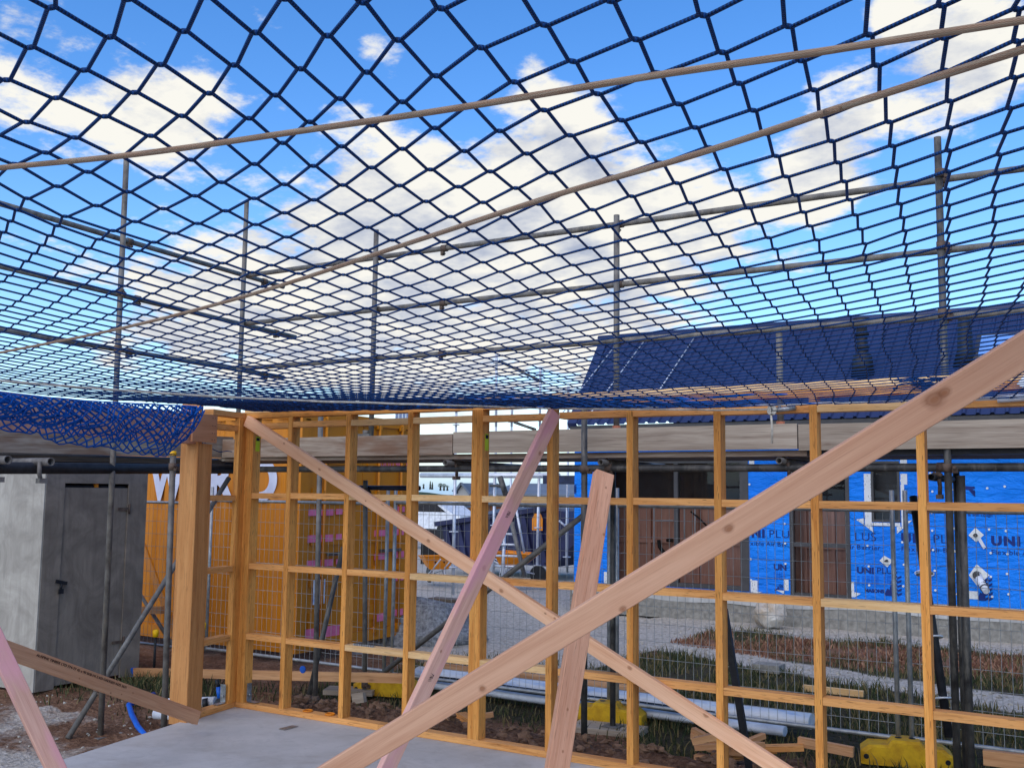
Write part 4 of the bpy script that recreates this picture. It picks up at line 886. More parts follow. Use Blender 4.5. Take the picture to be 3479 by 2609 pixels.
# blue hose, white drain pipe with blue tap
pts = [onZ(P(2, 1065, 1045), -.2)+Vector((0, .3, 0)), onZ(P(2, 1075, 1090), -.22), onZ(P(2, 1100, 1170), -.26), onZ(P(2, 1150, 1270), -.3), onZ(P(2, 1225, 1360), -.33), onZ(P(2, 1290, 1420), -.36)]
mb = MB(); mb.tube(pts, .024, 10); single('blue_hose', mb, MT['bluehose'], 'bright blue pipe curving out of the ground between slab and shed', 'pipe')
q0 = onY(P(2, 1640, 1095), 6.35); q1 = onY(P(2, 1800, 1062), 6.45); t = thing('drain_pipe', 'white drain pipe with a black band and blue valve behind the return wall', 'pipe', tuple(q0))
MB().tube([q0-Vector((.4, .05, .02)), q1], .042, 14).build('pipe', MT['white'], t); MB().tube([q0.lerp(q1, .35), q0.lerp(q1, .62)], .045, 14).build('black_band', MT['black'], t)
q = onY(P(2, 1835, 1070), 6.4); MB().tube([q-Vector((0, 0, .06)), q, q+Vector((0, 0, .04))], .05, 12, True, [.052, .048, .02]).build('valve', MT['black'], t)
w = onY(P(2, 1825, 940), 6.4); MB().tube([q+Vector((0, 0, .03)), w], .022, 10).build('blue_riser', MT['bluehose'], t); MB().tube([w, onY(P(2, 1810, 880), 6.4)], .016, 8).build('black_tip', MT['black'], t)
q = onZ(P(2, 1330, 1200), -.25); mb = MB(); mb.tube([(q.x-.06, q.y, -.22), (q.x+.3, q.y+.12, -.22)], .045, 14, True, None, True); single('white_pipe_stub', mb, MT['white'], 'short white pipe stub under the foot of the laminated post', 'pipe')
# ------------------------------------------------------------------ white wrapped bundles and pipes beyond the frame
def along(x0, x1, y, z, r, name, mat, label, cat, n=12, wob=.02, flat=.6):
    mb = MB(); pts = [(x0+(x1-x0)*k/n, y+wob*mnoise.noise((k*.7, y, 1)), z+wob*.6*mnoise.noise((k*.9, y, 4))) for k in range(n+1)]; mb.tube(pts, r, 14); mb.v = [(a, b_, z+(c-z)*flat) for a, b_, c in mb.v]; single(name, mb, MT[mat], label, cat)
along(-6.6, -2.45, 9.05, -.16, .11, 'wrapped_bundle', 'wrapw', 'long white and blue plastic wrapped bundle lying in the grass along the fence', 'bundle')
along(-6.4, -2.6, 8.78, -.21, .07, 'plastic_sheet_roll', 'white', 'white dimpled plastic strip lying in front of the wrapped bundle', 'plastic strip')
along(-6.2, -3.2, 8.72, -.13, .028, 'black_pipe', 'black', 'thin black pipe resting along the white dimpled strip', 'pipe', flat=1)
along(-6.8, -3.9, 9.45, -.17, .05, 'timber_length', 'offcut', 'brown timber length behind the wrapped bundle in the grass', 'timber', flat=1.2, wob=.0)
# timber offcuts heap
random.seed(21)
def heap(cx, cy_, n, sx, sy, zb, labs, kind):
    for k in range(n):
        a = random.uniform(-.6, .6)+(math.pi/2 if random.random() < .2 else 0); L = random.uniform(.18, .42); tl = random.uniform(-.25, .25)
        c = Vector((cx+random.uniform(-sx, sx), cy_+random.uniform(-sy, sy), zb+.03+.045*(k//4)+random.uniform(0, .02))); d = Vector((math.cos(a), math.sin(a), tl)).normalized()
        mb = MB(); mb.beam(c-d*L/2, c+d*L/2, random.choice((.09, .045, .07)), .04, Vector((0, 0, 1)).cross(d)); single('timber_offcut', mb, MT[random.choice(('offcut', 'nog', 'offcut'))], labs, 'offcut', kind)
heap(-2.62, 7.75, 15, .30, .16, -.27, 'one of the loose timber offcuts heaped behind the bay with the leaning black bar', 'offcut heap behind the right bays')
heap(-5.05, 7.25, 11, .22, .2, -.25, 'one of the loose timber offcuts heaped behind the double stud', 'offcut heap behind the middle bays')
def boardat(pa, pb, y, w, h, label, mat='offcut', name='timber_offcut'):
    p0, p1 = onY(pa, y), onY(pb, y); mb = MB(); mb.beam(p0, p1, w, h, (0, 0, 1)); single(name, mb, MT[mat], label, 'offcut')
boardat(P(8, 640, 1265), P(8, 1025, 1340), 8.0, .07, .045, 'long timber offcut on the ground next to the offcut heap')
boardat(P(8, 1930, 1375), P(8, 2400, 1430), 7.2, .09, .045, 'timber board lying beside the foot of the paired dark tubes')
boardat(P(6, 1865, 1390), P(6, 2080, 1345), 7.0, .045, .09, 'thin timber offcut lying on the dirt just in front of the offcut heap')
boardat(P(4, 1745, 1215), P(4, 1785, 1300), 6.9, .09, .03, 'timber offcut standing on end behind the big brace by the bottom plate')
boardat(P(4, 985, 1040), P(4, 1080, 1025), 7.7, .09, .045, 'short grey timber block behind the third bay by the rusty foot', 'weather2')
q = onZ(P(8, 675, 905), -.27); w = onZ(P(8, 1095, 950), -.27); mb = MB(); mb.beam((q.x, q.y, -.25), (w.x, w.y, -.25), .05, .06, Vector((0, 0, 1)).cross(w-q)); single('pale_board', mb, MT['pale'], 'long pale board lying in the grass just short of the gravel path', 'board')
q = onZ(P(8, 432, 755), -.25); mb = MB(); mb.box(q.x-.16, q.x+.16, q.y-.12, q.y+.12, -.29, -.20); single('concrete_block', mb, MT['pave'], 'small pale block lying on the grass by the gravel path', 'block')
q = onZ(P(8, 410, 495), -.3); mb = MB(); mb.blob((q.x, q.y+.25, -.08), .24, .22, .235, 22, 14, .3, 5, -.2); single('rubble_bag', mb, MT['plastic'], 'torn clear plastic sack of soil standing against the building footing', 'sack')
q = onZ(P('z3', 130, 1930), -.28); mb = MB(); mb.blob((q.x-.25, q.y+.2, -.32), .95, .8, .55, 34, 16, .35, 9, -.05); single('gravel_heap', mb, plain('grey_gravel', rgb(150, 150, 150), rgb(96, 96, 98), .95, 22, 0, .1, .9), 'grey gravel heap beyond the fence by the end of the orange container', 'heap')
# ------------------------------------------------------------------ BLUE WRAPPED HOUSE
BY = 16.5
def bx(px, py=1800): return onY((px, py), BY).x
def bz(px, py): return onY((px, py), BY).z
house = thing('house_under_construction', 'single storey house wrapped in blue building paper with a navy metal roof', 'house', (-2, BY+3, -.3))
wl, wr = bx(1951), 6.0; wb_, wt_ = .185, 2.78
ops = []   # x0,x1,z0,z1
ops.append((bx(2066), bx(2544), bz(2400, 1999), bz(2300, 1560)))
ops.append((bx(2683), bx(2888), bz(2780, 2030), bz(2780, 1562)))
ops.append((bx(2963), bx(3061), bz(3010, 1773), bz(3010, 1566)))
mb = MB(); x = wl
def wallrect(x0, x1, z0, z1):
    nx = max(1, int((x1-x0)/.6))
    for k in range(nx):
        a, b_ = x0+(x1-x0)*k/nx, x0+(x1-x0)*(k+1)/nx
        mb.quad([(a, BY, z0), (b_, BY, z0), (b_, BY, z1), (a, BY, z1)])
for (a, b_, z0, z1) in ops:
    wallrect(x, a, wb_, wt_); wallrect(a, b_, wb_, z0); wallrect(a, b_, z1, wt_)
    for (p, q) in (((a, z0), (b_, z0)), ((b_, z0), (b_, z1)), ((b_, z1), (a, z1)), ((a, z1), (a, z0))):
        mb.quad([(p[0], BY, p[1]), (p[0], BY+.12, p[1]), (q[0], BY+.12, q[1]), (q[0], BY, q[1])][::-1])
    x = b_
wallrect(x, wr, wb_, wt_); mb.quad([(wl, BY, wb_), (wl, BY, wt_), (wl, BY+6, wt_), (wl, BY+6, wb_)])
wrap = mb.build('wall_wrap', MT['wrap'], house)
mb = MB(); mb.box(wl-.05, wr, BY-.06, BY+6, -.32, wb_); mb.build('footing', MT['pave'], house)
mb = MB()
for k in range(60):
    x0 = wl+k*.22; z = -.01+.10*mnoise.noise((x0*.7, 0, 4)); z2 = -.01+.10*mnoise.noise(((x0+.22)*.7, 0, 4))
    mb.quad([(x0, BY-.064-.05*abs(mnoise.noise((x0*.6, 2, 2))), z), (x0+.22, BY-.064-.05*abs(mnoise.noise(((x0+.22)*.6, 2, 2))), z2), (x0+.22, BY-.063, wb_-.005), (x0, BY-.063, wb_-.005)], smooth=True)
mb.build('plastic_skirt', plain('grey_plastic_skirt', rgb(186, 184, 178), rgb(158, 156, 150), .55, 4, bump=.4), house)
# joinery
def joinery(name, op, mull=(), trans=(), fw=.055, glass=True):
    a, b_, z0, z1 = op; mb = MB(); y0, y1 = BY-.012, BY+.09
    mb.box(a, a+fw, y0, y1, z0, z1, 'z'); mb.box(b_-fw, b_, y0, y1, z0, z1, 'z'); mb.box(a+fw, b_-fw, y0, y1, z0, z0+fw); mb.box(a+fw, b_-fw, y0, y1, z1-fw, z1)
    fr = mb.build(name, MT['frame'], house)
    for x, w in mull: mb = MB(); mb.box(x-w/2, x+w/2, y0+.004, y1-.004, z0+fw, z1-fw, 'z'); mb.build('mullion', MT['frame'], fr)
    for z in trans: mb = MB(); mb.box(a+fw, b_-fw, y0+.006, y1-.006, z-.03, z+.03); mb.build('transom_bar', MT['frame'], fr)
    mb = MB(); mb.quad([(a+fw, BY+.045, z0+fw), (b_-fw, BY+.045, z0+fw), (b_-fw, BY+.045, z1-fw), (a+fw, BY+.045, z1-fw)]); mb.build('pane', MT['glass'], fr)
    return fr
sd = joinery('sliding_door', ops[0], [(bx(2297), .07), (bx(2075), .06), (bx(2525), .10)], [], .07)
tw = joinery('tall_window', ops[1], [], [bz(2780, 1852)], .06)
sw = joinery('small_window', ops[2], [], [], .035)
# rooms behind the glass: unlined framing and boards
def room(op, name, depth, zsplit):
    a, b_, z0, z1 = op; y = BY+depth; t0 = MB()
    t0.quad([(a-.4, y, z0), (b_+.4, y, z0), (b_+.4, y, zsplit), (a-.4, y, zsplit)], [(0, 0), (0, b_-a+.8), (zsplit-z0, b_-a+.8), (zsplit-z0, 0)])
    t0.quad([(a-.4, BY+.125, z0-.0), (b_+.4, BY+.125, z0), (b_+.4, y, z0), (a-.4, y, z0)])
    n = int((b_-a+.8)/.45)
    for k in range(n+1): x = a-.35+k*.45; t0.box(x, x+.05, y-.06, y-.002, z0+.002, zsplit, 'z')
    t0.box(a-.4, b_+.4, y-.055, y-.004, z0+(zsplit-z0)*.52, z0+(zsplit-z0)*.52+.06)
    return t0.build(name, MT['inter'], house), MB().box(a-.4, b_+.4, y-.10, y+.01, zsplit+.002, z1+.3, 'x').build('upper_shade_block', MT['interdark'], house)  # dark block above the framing paints the unlit upper part of the room
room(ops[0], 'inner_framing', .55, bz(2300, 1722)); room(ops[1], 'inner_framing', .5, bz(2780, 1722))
mb = MB(); a, b_, z0, z1 = ops[2]; mb.quad([(a-.1, BY+.3, z0-.1), (b_+.1, BY+.3, z0-.1), (b_+.1, BY+.3, z1+.1), (a-.1, BY+.3, z1+.1)]); mb.build('dark_backing', MT['frame'], house)  # plain dark sheet behind the pane, so the small window reads dark
def pipework(pxs, r, mat, dy=.36, name='pipe'):
    mb = MB(); mb.tube([onY(p, BY+dy) for p in pxs], r, 8); return mb.build(name, MT[mat], house)
pipework([P('z5', 140, 1045), P('z5', 150, 1130), P('z5', 190, 1190), P('z5', 240, 1230)], .035, 'black'); pipework([P('z5', 240, 1050), P('z5', 320, 1052)], .03, 'black')
for u, v0, v1 in ((82, 640, 1300), (462, 640, 1020), (595, 640, 980)): pipework([P('z5', u, v0), P('z5', u, v1)], .013, 'white', name='copper_drop')
pipework([P('z5', 540, 690), P('z5', 640, 770), P('z5', 760, 890)], .016, 'black', name='cable'); pipework([P('z5', 100, 805), P('z5', 325, 805)], .014, 'white', name='cable')
# white perforated tape round the small window, corner tapes, flashing patches
def wrect(u0, v0, u1, v1, r, name, mat, par=None, off=.008):
    p0, p1 = onY(P(r, u0, v0), BY-off), onY(P(r, u1, v1), BY-off); mb = MB()
    mb.box(min(p0.x, p1.x), max(p0.x, p1.x), BY-off, BY-off+.004, min(p0.z, p1.z), max(p0.z, p1.z)); return mb.build(name, MT[mat], par or house)
for q in ((264, 185, 352, 745), (655, 185, 728, 300), (655, 300, 705, 745), (650, 30, 724, 76)): wrect(*q, 'z6', 'window_tape', 'tapew')
wrect(354, 702, 653, 745, 'z6', 'window_tape', 'tapew')
def wpoly(pts, r, name, mat, off=.009):
    mb = MB(); f = [onY(P(r, u, v), BY-off) for u, v in pts]; b2 = [p+Vector((0, .004, 0)) for p in f]; mb.quad(f[::-1]); mb.quad(b2)
    for k in range(len(f)): k2 = (k+1) % len(f); mb.quad([f[k], f[k2], b2[k2], b2[k]])
    return mb.build(name, MT[mat], house)
wpoly([(182, 672), (264, 658), (268, 728)], 'z6', 'tape_dart', 'tapew'); wpoly([(268, 728), (355, 746), (365, 806)], 'z6', 'tape_dart', 'tapew'); wpoly([(615, 748), (705, 746), (618, 822)], 'z6', 'tape_dart', 'tapew'); wpoly([(707, 690), (778, 680), (707, 746)], 'z6', 'tape_dart', 'tapew')
for q in ((1290, 1550, 1378, 1700), (1705, 1540, 1768, 1680), (1272, 50, 1336, 103)): wrect(*q, 'z5', 'corner_tape', 'tapew')
wrect(1000, 1282, 1030, 1390, 7, 'corner_tape', 'tapew'); wpoly([(1030, 1355), (1075, 1365), (1030, 1392)], 7, 'tape_dart', 'tapew'); wpoly([(310, 1355), (392, 1352), (330, 1368)], 7, 'tape_dart', 'tapew'); wpoly([(485, 1340), (540, 1345), (538, 1366)], 7, 'tape_dart', 'tapew')
wrect(1110, 1455, 1146, 1550, 5, 'corner_tape', 'tapew')
wrect(1385, 1430, 1485, 1520, 'z6', 'white_patch', 'flash')
for pts, c, rr in ((((1378, 838), (1452, 757), (1543, 835), (1460, 912)), (1455, 838), .034), (((432, 1108), (482, 1055), (577, 1108), (515, 1178)), (512, 1108), .025), (((1382, 1262), (1466, 1145), (1602, 1262), (1472, 1378)), (1470, 1262), .075)):
    pp = wpoly(pts, 'z6', 'pipe_flashing', 'flash', .011); q = onY(P('z6', *c), BY-.013); mb = MB(); mb.tube([q, q+Vector((0, -.02, 0))], rr*.8, 14, True, None, True); mb.build('collar', MT['frame'], pp)
q = onY(P('z6', 1470, 1262), BY); mb = MB(); w = onY(P('z6', 1570, 1435), BY-.35); mb.tube([q, q.lerp(w, .4)+Vector((0, -.03, .0)), w], .055, 12, True, [.06, .055, .045]); mb.build('pipe_tail', MT['white'], house)
for k in range(3): c = q.lerp(w, .45+.16*k); mb = MB(); mb.tube([c, c+(w-q)*.05], .062, 12); mb.build('tail_band', MT['frame'], house)
q = onY(P('z6', 1490, 872), BY-.02); w = onY(P('z6', 1552, 978), BY-.02); mb = MB(); mb.beam(q, w, .045, .01, (1, 0, 0)); mb.build('sealant_strip', MT['white'], house)
# oval vent
q = onY(P('z6', 910, 1245), BY-.02); mb = MB()
for s_ in (1, .62, .3): mb.tube([(q.x+.135*s_*math.cos(a), q.y, q.z+.045*s_*math.sin(a)) for a in [i*math.pi/12 for i in range(25)]], .008, 6, False)
mb.build('oval_grille', MT['alum'], house)
# fixing washers
random.seed(5); wash = None
cols_ = [(1285, 'z5'), (1728, 'z5'), (108, 'z6'), (310, 'z6'), (675, 'z6'), (1000, 'z6'), (1235, 'z6'), (1600, 'z6'), (1780, 'z6')]
for u, r in cols_:
    x = onY(P(r, u, 800), BY).x; z = .32+random.uniform(0, .1)
    while z < 2.7:
        xx = x+random.uniform(-.012, .012)
        if not any(a-.02 < xx < b_+.02 and z0-.05 < z < z1+.05 for a, b_, z0, z1 in ops):
            if wash is None:
                mb = MB(); mb.disc((xx, BY-.012, z), (0, 1, 0), .017, .006, 12); wash = mb.build('fixing_washer', MT['flash'], wrap); wash0 = (xx, z)
            else:
                w2 = wash.copy(); COL.objects.link(w2); w2.location = (xx-wash0[0], 0, z-wash0[1])
        z += random.uniform(.26, .34)
# printed lettering on the wrap
def wtext(s, r, u, v, hgt, bold, sx, mat='printink'):
    q = onY(P(r, u, v), BY-.006); return text_mesh('printed_lettering', s, hgt/.70, (q.x, BY-.0035, q.z), (1, 0, 0), (0, 0, 1), MT[mat], house, bold=bold, sx=sx, depth=.001)
u0 = onY(P('z6', 665, 905), BY).x; u1 = onY(P('z6', 1622, 938), BY).x; PER = u1-u0; zt_ = onY(P('z6', 665, 908), BY).z
for k in (-2, -1, 0, 1, 2):
    x0 = u0+PER*k
    for s, dx, hh, bd, sx_, z in (('UNI', 0, .125, .010, 1.12, zt_), ('PLUS', .46, .125, -.001, 1.08, zt_), ('Flexible Air Barrier', .0, .068, .0005, 1.12, zt_-.135)):
        def vis(xa, xb): return any(xa < b_ and xb > a for a, b_, z0, z1 in ops[:2])
        # letters only where the wrap is not cut by an opening
        cx_ = x0+dx
        for ch in s:
            t_ = text_mesh('printed_lettering', ch, hh/.70, (cx_, BY-.0035, z), (1, 0, 0), (0, 0, 1), MT['printink'], house, bold=bd, sx=sx_, depth=.001) if ch != ' ' else None
            adv = hh*.36
            if t_:
                xs = [v.co.x for v in t_.data.vertices]; wd = max(xs)-min(xs); sh = min(xs)+house.location.x-cx_
                for v in t_.data.vertices: v.co.x -= sh
                adv = wd+hh*.20
                if cx_ < wl or vis(cx_, cx_+wd): bpy.data.objects.remove(t_)
            cx_ += adv
for (r, u, v) in (('z6', 190, 1238),): wtext('UNI', r, u, v, .09, .006, 1.15); wtext('PLUS', r, 400, 1243, .09, 0, 1.1)
wtext('UN', 'z5', 1580, 1418, .09, .006, 1.1)
for (r, u, v, s) in (('z6', 1380, 592, 'ONS'),): wtext(s, r, u, v, .085, .004, 1.1); wtext('& Self Tough', r, 1372, 635, .05, 0, .9)
wtext('M', 'z6', 190, 572, .085, .004, 1.1); wtext('MASONS', 'z6', 275, 1440, .05, .004, 1.0)
for (x0, v0, r, w_) in ((195, 1270, 'z6', 240), (485, 1265, 'z6', 120), (1580, 1450, 'z5', 150)):
    mb = MB()
    for k in range(7):
        for q in range(5):
            a = onY(P(r, x0+w_*q/5+2, v0+k*14), BY-.005); c = onY(P(r, x0+w_*(q+.8-.25*((k*3+q) % 3 == 0))/5, v0+k*14+6), BY-.005)
            mb.box(a.x, c.x, BY-.0048, BY-.0035, min(a.z, c.z), max(a.z, c.z))
    mb.build('print_pattern', MT['printfaint'], house)
def chev(r, u0, v0, u1, v1):
    mb = MB(); a, c = onY(P(r, u0, v1), BY), onY(P(r, u1, v0), BY); w_, h_ = c.x-a.x, c.z-a.z
    for k in range(5):
        for s_ in (0, 1):
            p = [(a.x+w_*(.5+s_*.25), a.z+h_*k/5), (a.x+w_*(.75+s_*.25), a.z+h_*(k+.45)/5), (a.x+w_*(.75+s_*.25), a.z+h_*(k+.95)/5), (a.x+w_*(.5+s_*.25), a.z+h_*(k+.5)/5)]
            mb.quad([(x, BY-.004, z) for x, z in p])
    p = [(0, .1), (.15, .35), (.3, .3), (.4, .75), (.5, .55), (.5, 0), (.05, 0)]; mb.quad([(a.x+w_*x, BY-.0041, a.z+h_*z) for x, z in p]); mb.build('printed_picture', MT['printink'], house)
chev('z6', 490, 1265, 665, 1480); chev('z6', 1480, 1290, 1630, 1530); chev('z5', 1590, 1600, 1700, 1680)
mb = MB()
for k in range(5): 
    p = [onY(P('z6', 1372+k*18, 350+k*6), BY-.004), onY(P('z6', 1384+k*18, 345+k*2), BY-.004), onY(P('z6', 1450, 420+k*-14), BY-.004), onY(P('z6', 1450, 436-k*14), BY-.004)]; mb.quad(p)
p = [onY(P('z6', u, v), BY-.0045) for u, v in ((1240, 332), (1275, 312), (1440, 320), (1450, 340), (1400, 360), (1300, 352))]; mb.quad(p); mb.build('printed_logo', MT['printink'], house)
# lettering on the left end of the wall (upright line)
for k in range(4): wtext('IE', 'z3', 1825, 320-k*22, .05, .002, .9)
# eaves, roof
ez = 2.955; EY = BY-.5
exl = onY((1945, 1432), EY).x
mb = MB(); mb.box(exl, 6.3, EY+.03, EY+.06, ez-.22, ez-.02); mb.build('fascia', MT['frame'], house)
mb = MB(); mb.box(exl, 6.3, EY+.065, BY+.02, ez-.20, ez-.185); mb.build('soffit', MT['frame'], house)
mb = MB(); pr_ = [(.0, .02), (.0, -.10), (-.11, -.10), (-.12, .0)]
for (a, b_) in zip(pr_[:-1], pr_[1:]): mb.quad([(exl, EY+.025+a[0], ez+a[1]-.04), (6.3, EY+.025+a[0], ez+a[1]-.04), (6.3, EY+.025+b_[0], ez+b_[1]-.04), (exl, EY+.025+b_[0], ez+b_[1]-.04)])
mb.quad([(exl, EY+.025+a_[0], ez+a_[1]-.04) for a_ in pr_]); mb.build('gutter', MT['frame'], house)
RY = 18.75; rr = onY(o(1700, 706), RY); rz = rr.z; rxl = onY(o(1303, 715), RY).x
mb = MB(); pitch = .19
def rp(x, t, up=0.0):
    nrm = Vector((0, -(rz-ez), RY-EY)).normalized(); p = Vector((x, EY-.06+(RY-EY+.06)*t, ez-.02+(rz-ez)*t)); return p+nrm*up
def xl(t): return exl+(rxl-exl)*t
nrib = int((6.5-min(exl, rxl))/pitch); xs0 = min(exl, rxl)
segs = [(0, 0), (.065, 0), (.085, .032), (.115, .032), (.135, 0), (.19, 0)]
for k in range(nrib):
    X0 = xs0+k*pitch
    for (a, ha), (b_, hb) in zip(segs[:-1], segs[1:]):
        xa, xb = X0+a, X0+b_
        def tmax(x): return 0.0 if x >= exl else min(1, (x-exl)/(rxl-exl))
        t0 = max(tmax(xa), tmax(xb)) if rxl < exl else 0
        if t0 < .999: mb.quad([rp(xa, t0, ha), rp(xb, t0, hb), rp(xb, 1, hb), rp(xa, 1, ha)], smooth=False)
mb.build('roof_sheet', MT['roof'], house)
mb = MB()
a0, a1, b0, b1 = rp(xl(0), 0, -.06), rp(xl(1), 1, -.06), rp(xl(0), 0, .05), rp(xl(1), 1, .05); w = Vector((-.06, 0, 0))
mb.quad([a0+w, a1+w, b1+w, b0+w]); mb.quad([b0+w, b1+w, b1-w*2, b0-w*2]); mb.quad([a0+w, b0+w, b0-w*2, a0-w*2]); mb.build('barge_flashing', MT['roof'], house)
mb = MB(); mb.tube([rp(rxl-.08, 1, .06), rp(6.4, 1, .06)], .07, 10); mb.build('ridge_cap', MT['roof'], house)
mb = MB(); mb.quad([rp(rxl, 1, -.01), rp(6.4, 1, -.01), Vector((6.4, 2*RY-EY, ez)), Vector((exl, 2*RY-EY, ez))][::-1]); mb.build('rear_roof_slope', MT['roof'], house)
RN_ = Vector((0, -(rz-ez), RY-EY)).normalized(); RP0 = rp(0, 0)
# flue pipe, second flue, skylight and pale joint lines
def roofat(px): return onPl(px, RP0+RN_*.03, RN_)
q = roofat(P('za', 930, 960)); top = q+Vector((0, -.02, .78))
mb = MB(); mb.tube([q-Vector((0, 0, .1)), q+Vector((0, 0, .25)), q+Vector((0, 0, .3)), top], .1, 14, True, [.19, .15, .09, .09]); fl = mb.build('flue', MT['black'], house)
for k in range(3): mb = MB(); c = q+Vector((0, 0, .35+.22*k)); mb.tube([c, c+Vector((0, 0, .05))], .115, 14); mb.build('flue_collar', MT['black'], fl)
mb = MB(); mb.tube([top, top+Vector((0, 0, .08))], .14, 14); mb.build('flue_cap', MT['black'], fl)
q = roofat(P('zr', 960, 600)); mb = MB(); mb.tube([q-Vector((0, 0, .1)), q+Vector((0, 0, .2)), q+Vector((0, -.02, .75))], .1, 12, True, [.2, .12, .09]); mb.build('flue', MT['black'], house)
q = roofat(P('zr', 1150, 560)); u_ = Vector((1, 0, 0)); s_ = Vector((0, RY-EY, rz-ez)).normalized()
mb = MB(); c = q+u_*.7+s_*.25+RN_*.05; mb.beam(c-u_*.75, c+u_*.9, .8, .08, s_); sk = mb.build('skylight_frame', MT['frame'], house)
m = NT('skylight_glass', .08, .6); m.col(rgb(120, 164, 226)); mb = MB(); c = c+RN_*.042; mb.beam(c-u_*.68, c+u_*.83, .68, .01, s_); mb.build('skylight_pane', m.m, sk)
for px in (2290, 2120, 2030):
    q = roofat((px, 1250)); mb = MB(); mb.tube([rp(q.x, .08, .045), rp(q.x, .97, .045)], .014, 6); mb.build('sheet_joint', MT['alum'], house)

# ------------------------------------------------------------------ DISTANCE: skip, wheelbarrows, ladder, scaffold, houses
def hull(pxs_f, y_f, depth, name, mat, label, cat, ribs=6):
    mb = MB(); f = [onY(p, y_f) for p in pxs_f]; bk = [p+Vector((0, depth, 0)) for p in f]
    mb.quad(f[::-1]); mb.quad(bk)
    for k in range(len(f)): k2 = (k+1) % len(f); mb.quad([f[k], f[k2], bk[k2], bk[k]])
    return mb, f
SKY_ = 22.5
t = thing('skip_bin', 'navy steel skip bin with an orange sticker, behind the wire fence', 'skip', tuple(onY(P('z3', 1300, 1150), SKY_)))
mb, f = hull([P('z3', 330, 665), P('z3', 400, 1060), P('z3', 1590, 1150), P('z3', 1830, 880), P('z3', 1830, 640), P('z3', 1700, 520), P('z3', 1500, 490)], SKY_, 2.2, '', '', '', '')
mb.build('body', MT['skip'], t)
p0, p1 = f[0], f[6]
mb = MB(); mb.beam(p0+Vector((-.15, -.05, 0)), p1+Vector((.05, -.05, 0)), .14, .12, (0, 1, 0)); mb.build('rim', MT['skip'], t)
for k in range(8):
    s_ = (k+.5)/8; a = f[0].lerp(f[6], s_); c = f[1].lerp(f[2], s_); mb = MB(); mb.beam(a+Vector((0, -.05, -.1)), c+Vector((0, -.05, .1)), .12, .1, (1, 0, 0)); mb.build('rib', MT['skip'], t)
q = onY(P('z3', 1412, 640), SKY_-.12); w = .30
mb = MB(); hx = [(-.5, -.7), (.5, -.7), (.5, .25), (.28, .7), (-.28, .7), (-.5, .25)]; mb.quad([(q.x+a*w, q.y, q.z+c*w) for a, c in hx]); mb.quad([(q.x+a*w, q.y+.015, q.z+c*w) for a, c in hx][::-1]); mb.build('orange_sticker', MT['orangep'], t)
# wheelbarrows
def barrow(c, label, s=1.0, yaw=0.0):
    t = thing('wheelbarrow', label, 'wheelbarrow', tuple(c), 'orange wheelbarrows'); Rm = Matrix.Rotation(yaw, 3, 'Z')
    def W_(x, y, z): return Vector(c)+Rm @ Vector((x*s, y*s, z*s))
    top = [(-.36, -.1, .66), (.36, -.1, .66), (.30, .75, .62), (-.30, .75, .62)]; bot = [(-.22, .0, .36), (.22, .0, .36), (.18, .5, .40), (-.18, .5, .40)]
    T = [W_(*p) for p in top]; B_ = [W_(*p) for p in bot]; mb = MB()
    for k in range(4): k2 = (k+1) % 4; mb.quad([T[k], B_[k], B_[k2], T[k2]]); mb.quad([T[k2], B_[k2]+Vector((0, 0, .012)), B_[k]+Vector((0, 0, .012)), T[k]])
    mb.quad(B_); mb.tube(T+[T[0]], .014*s, 6, False); mb.build('tray', MT['orangep'], t)
    for x in (-.13, .13): mb = MB(); mb.tube([W_(x, -.6, .62), W_(x, .1, .34), W_(x*.4, .75, .2)], .016*s, 8); mb.tube([W_(x, .0, .36), W_(x*1.2, -.05, .0), W_(x, .2, .34)], .014*s, 8); mb.build('leg', MT['alum'], t)
    mb = MB(); w0 = W_(0, .82, .19); ax = Rm @ Vector((1, 0, 0)); mb.disc(w0, ax, .19*s, .08*s, 20); mb.build('wheel', MT['black'], t)
    for x in (-.1, .1): mb = MB(); mb.disc(W_(x, .0, .52)+Rm @ Vector((0, -.06*s, 0)), Rm @ Vector((0, 1, 0)), .02*s, .02*s, 8); mb.build('bolt', MT['black'], t)
q = onY(P('z3', 300, 1345), 18.6); barrow((q.x, 18.6, -.28), 'orange wheelbarrow standing upright on pale legs in front of the corrugated screen', .97, R_(50))
q = onY(P('z3', 1030, 1130), 19.5); barrow((q.x, 19.5, -.2), 'orange wheelbarrow half hidden behind the white ladder by the skip', 1.0, R_(-80))
q = onY(P('z3', 960, 1240), 18.5); t = thing('trestle_ladder', 'pale aluminium ladder frame standing in front of the skip', 'ladder', tuple(q)); 
for u in (905, 1030): mb = MB(); a, c = onY(P('z3', u+18, 650), 18.7), onY(P('z3', u-8, 1250), 18.4); mb.tube([a, c], .035, 8); mb.build('rail', MT['alum'], t)
for v_ in (770, 890, 1018, 1135): mb = MB(); mb.tube([onY(P('z3', 890, v_), 18.5), onY(P('z3', 1190 if v_ > 800 else 1130, v_+8), 18.5)], .024, 8); mb.build('rung', MT['alum'], t)
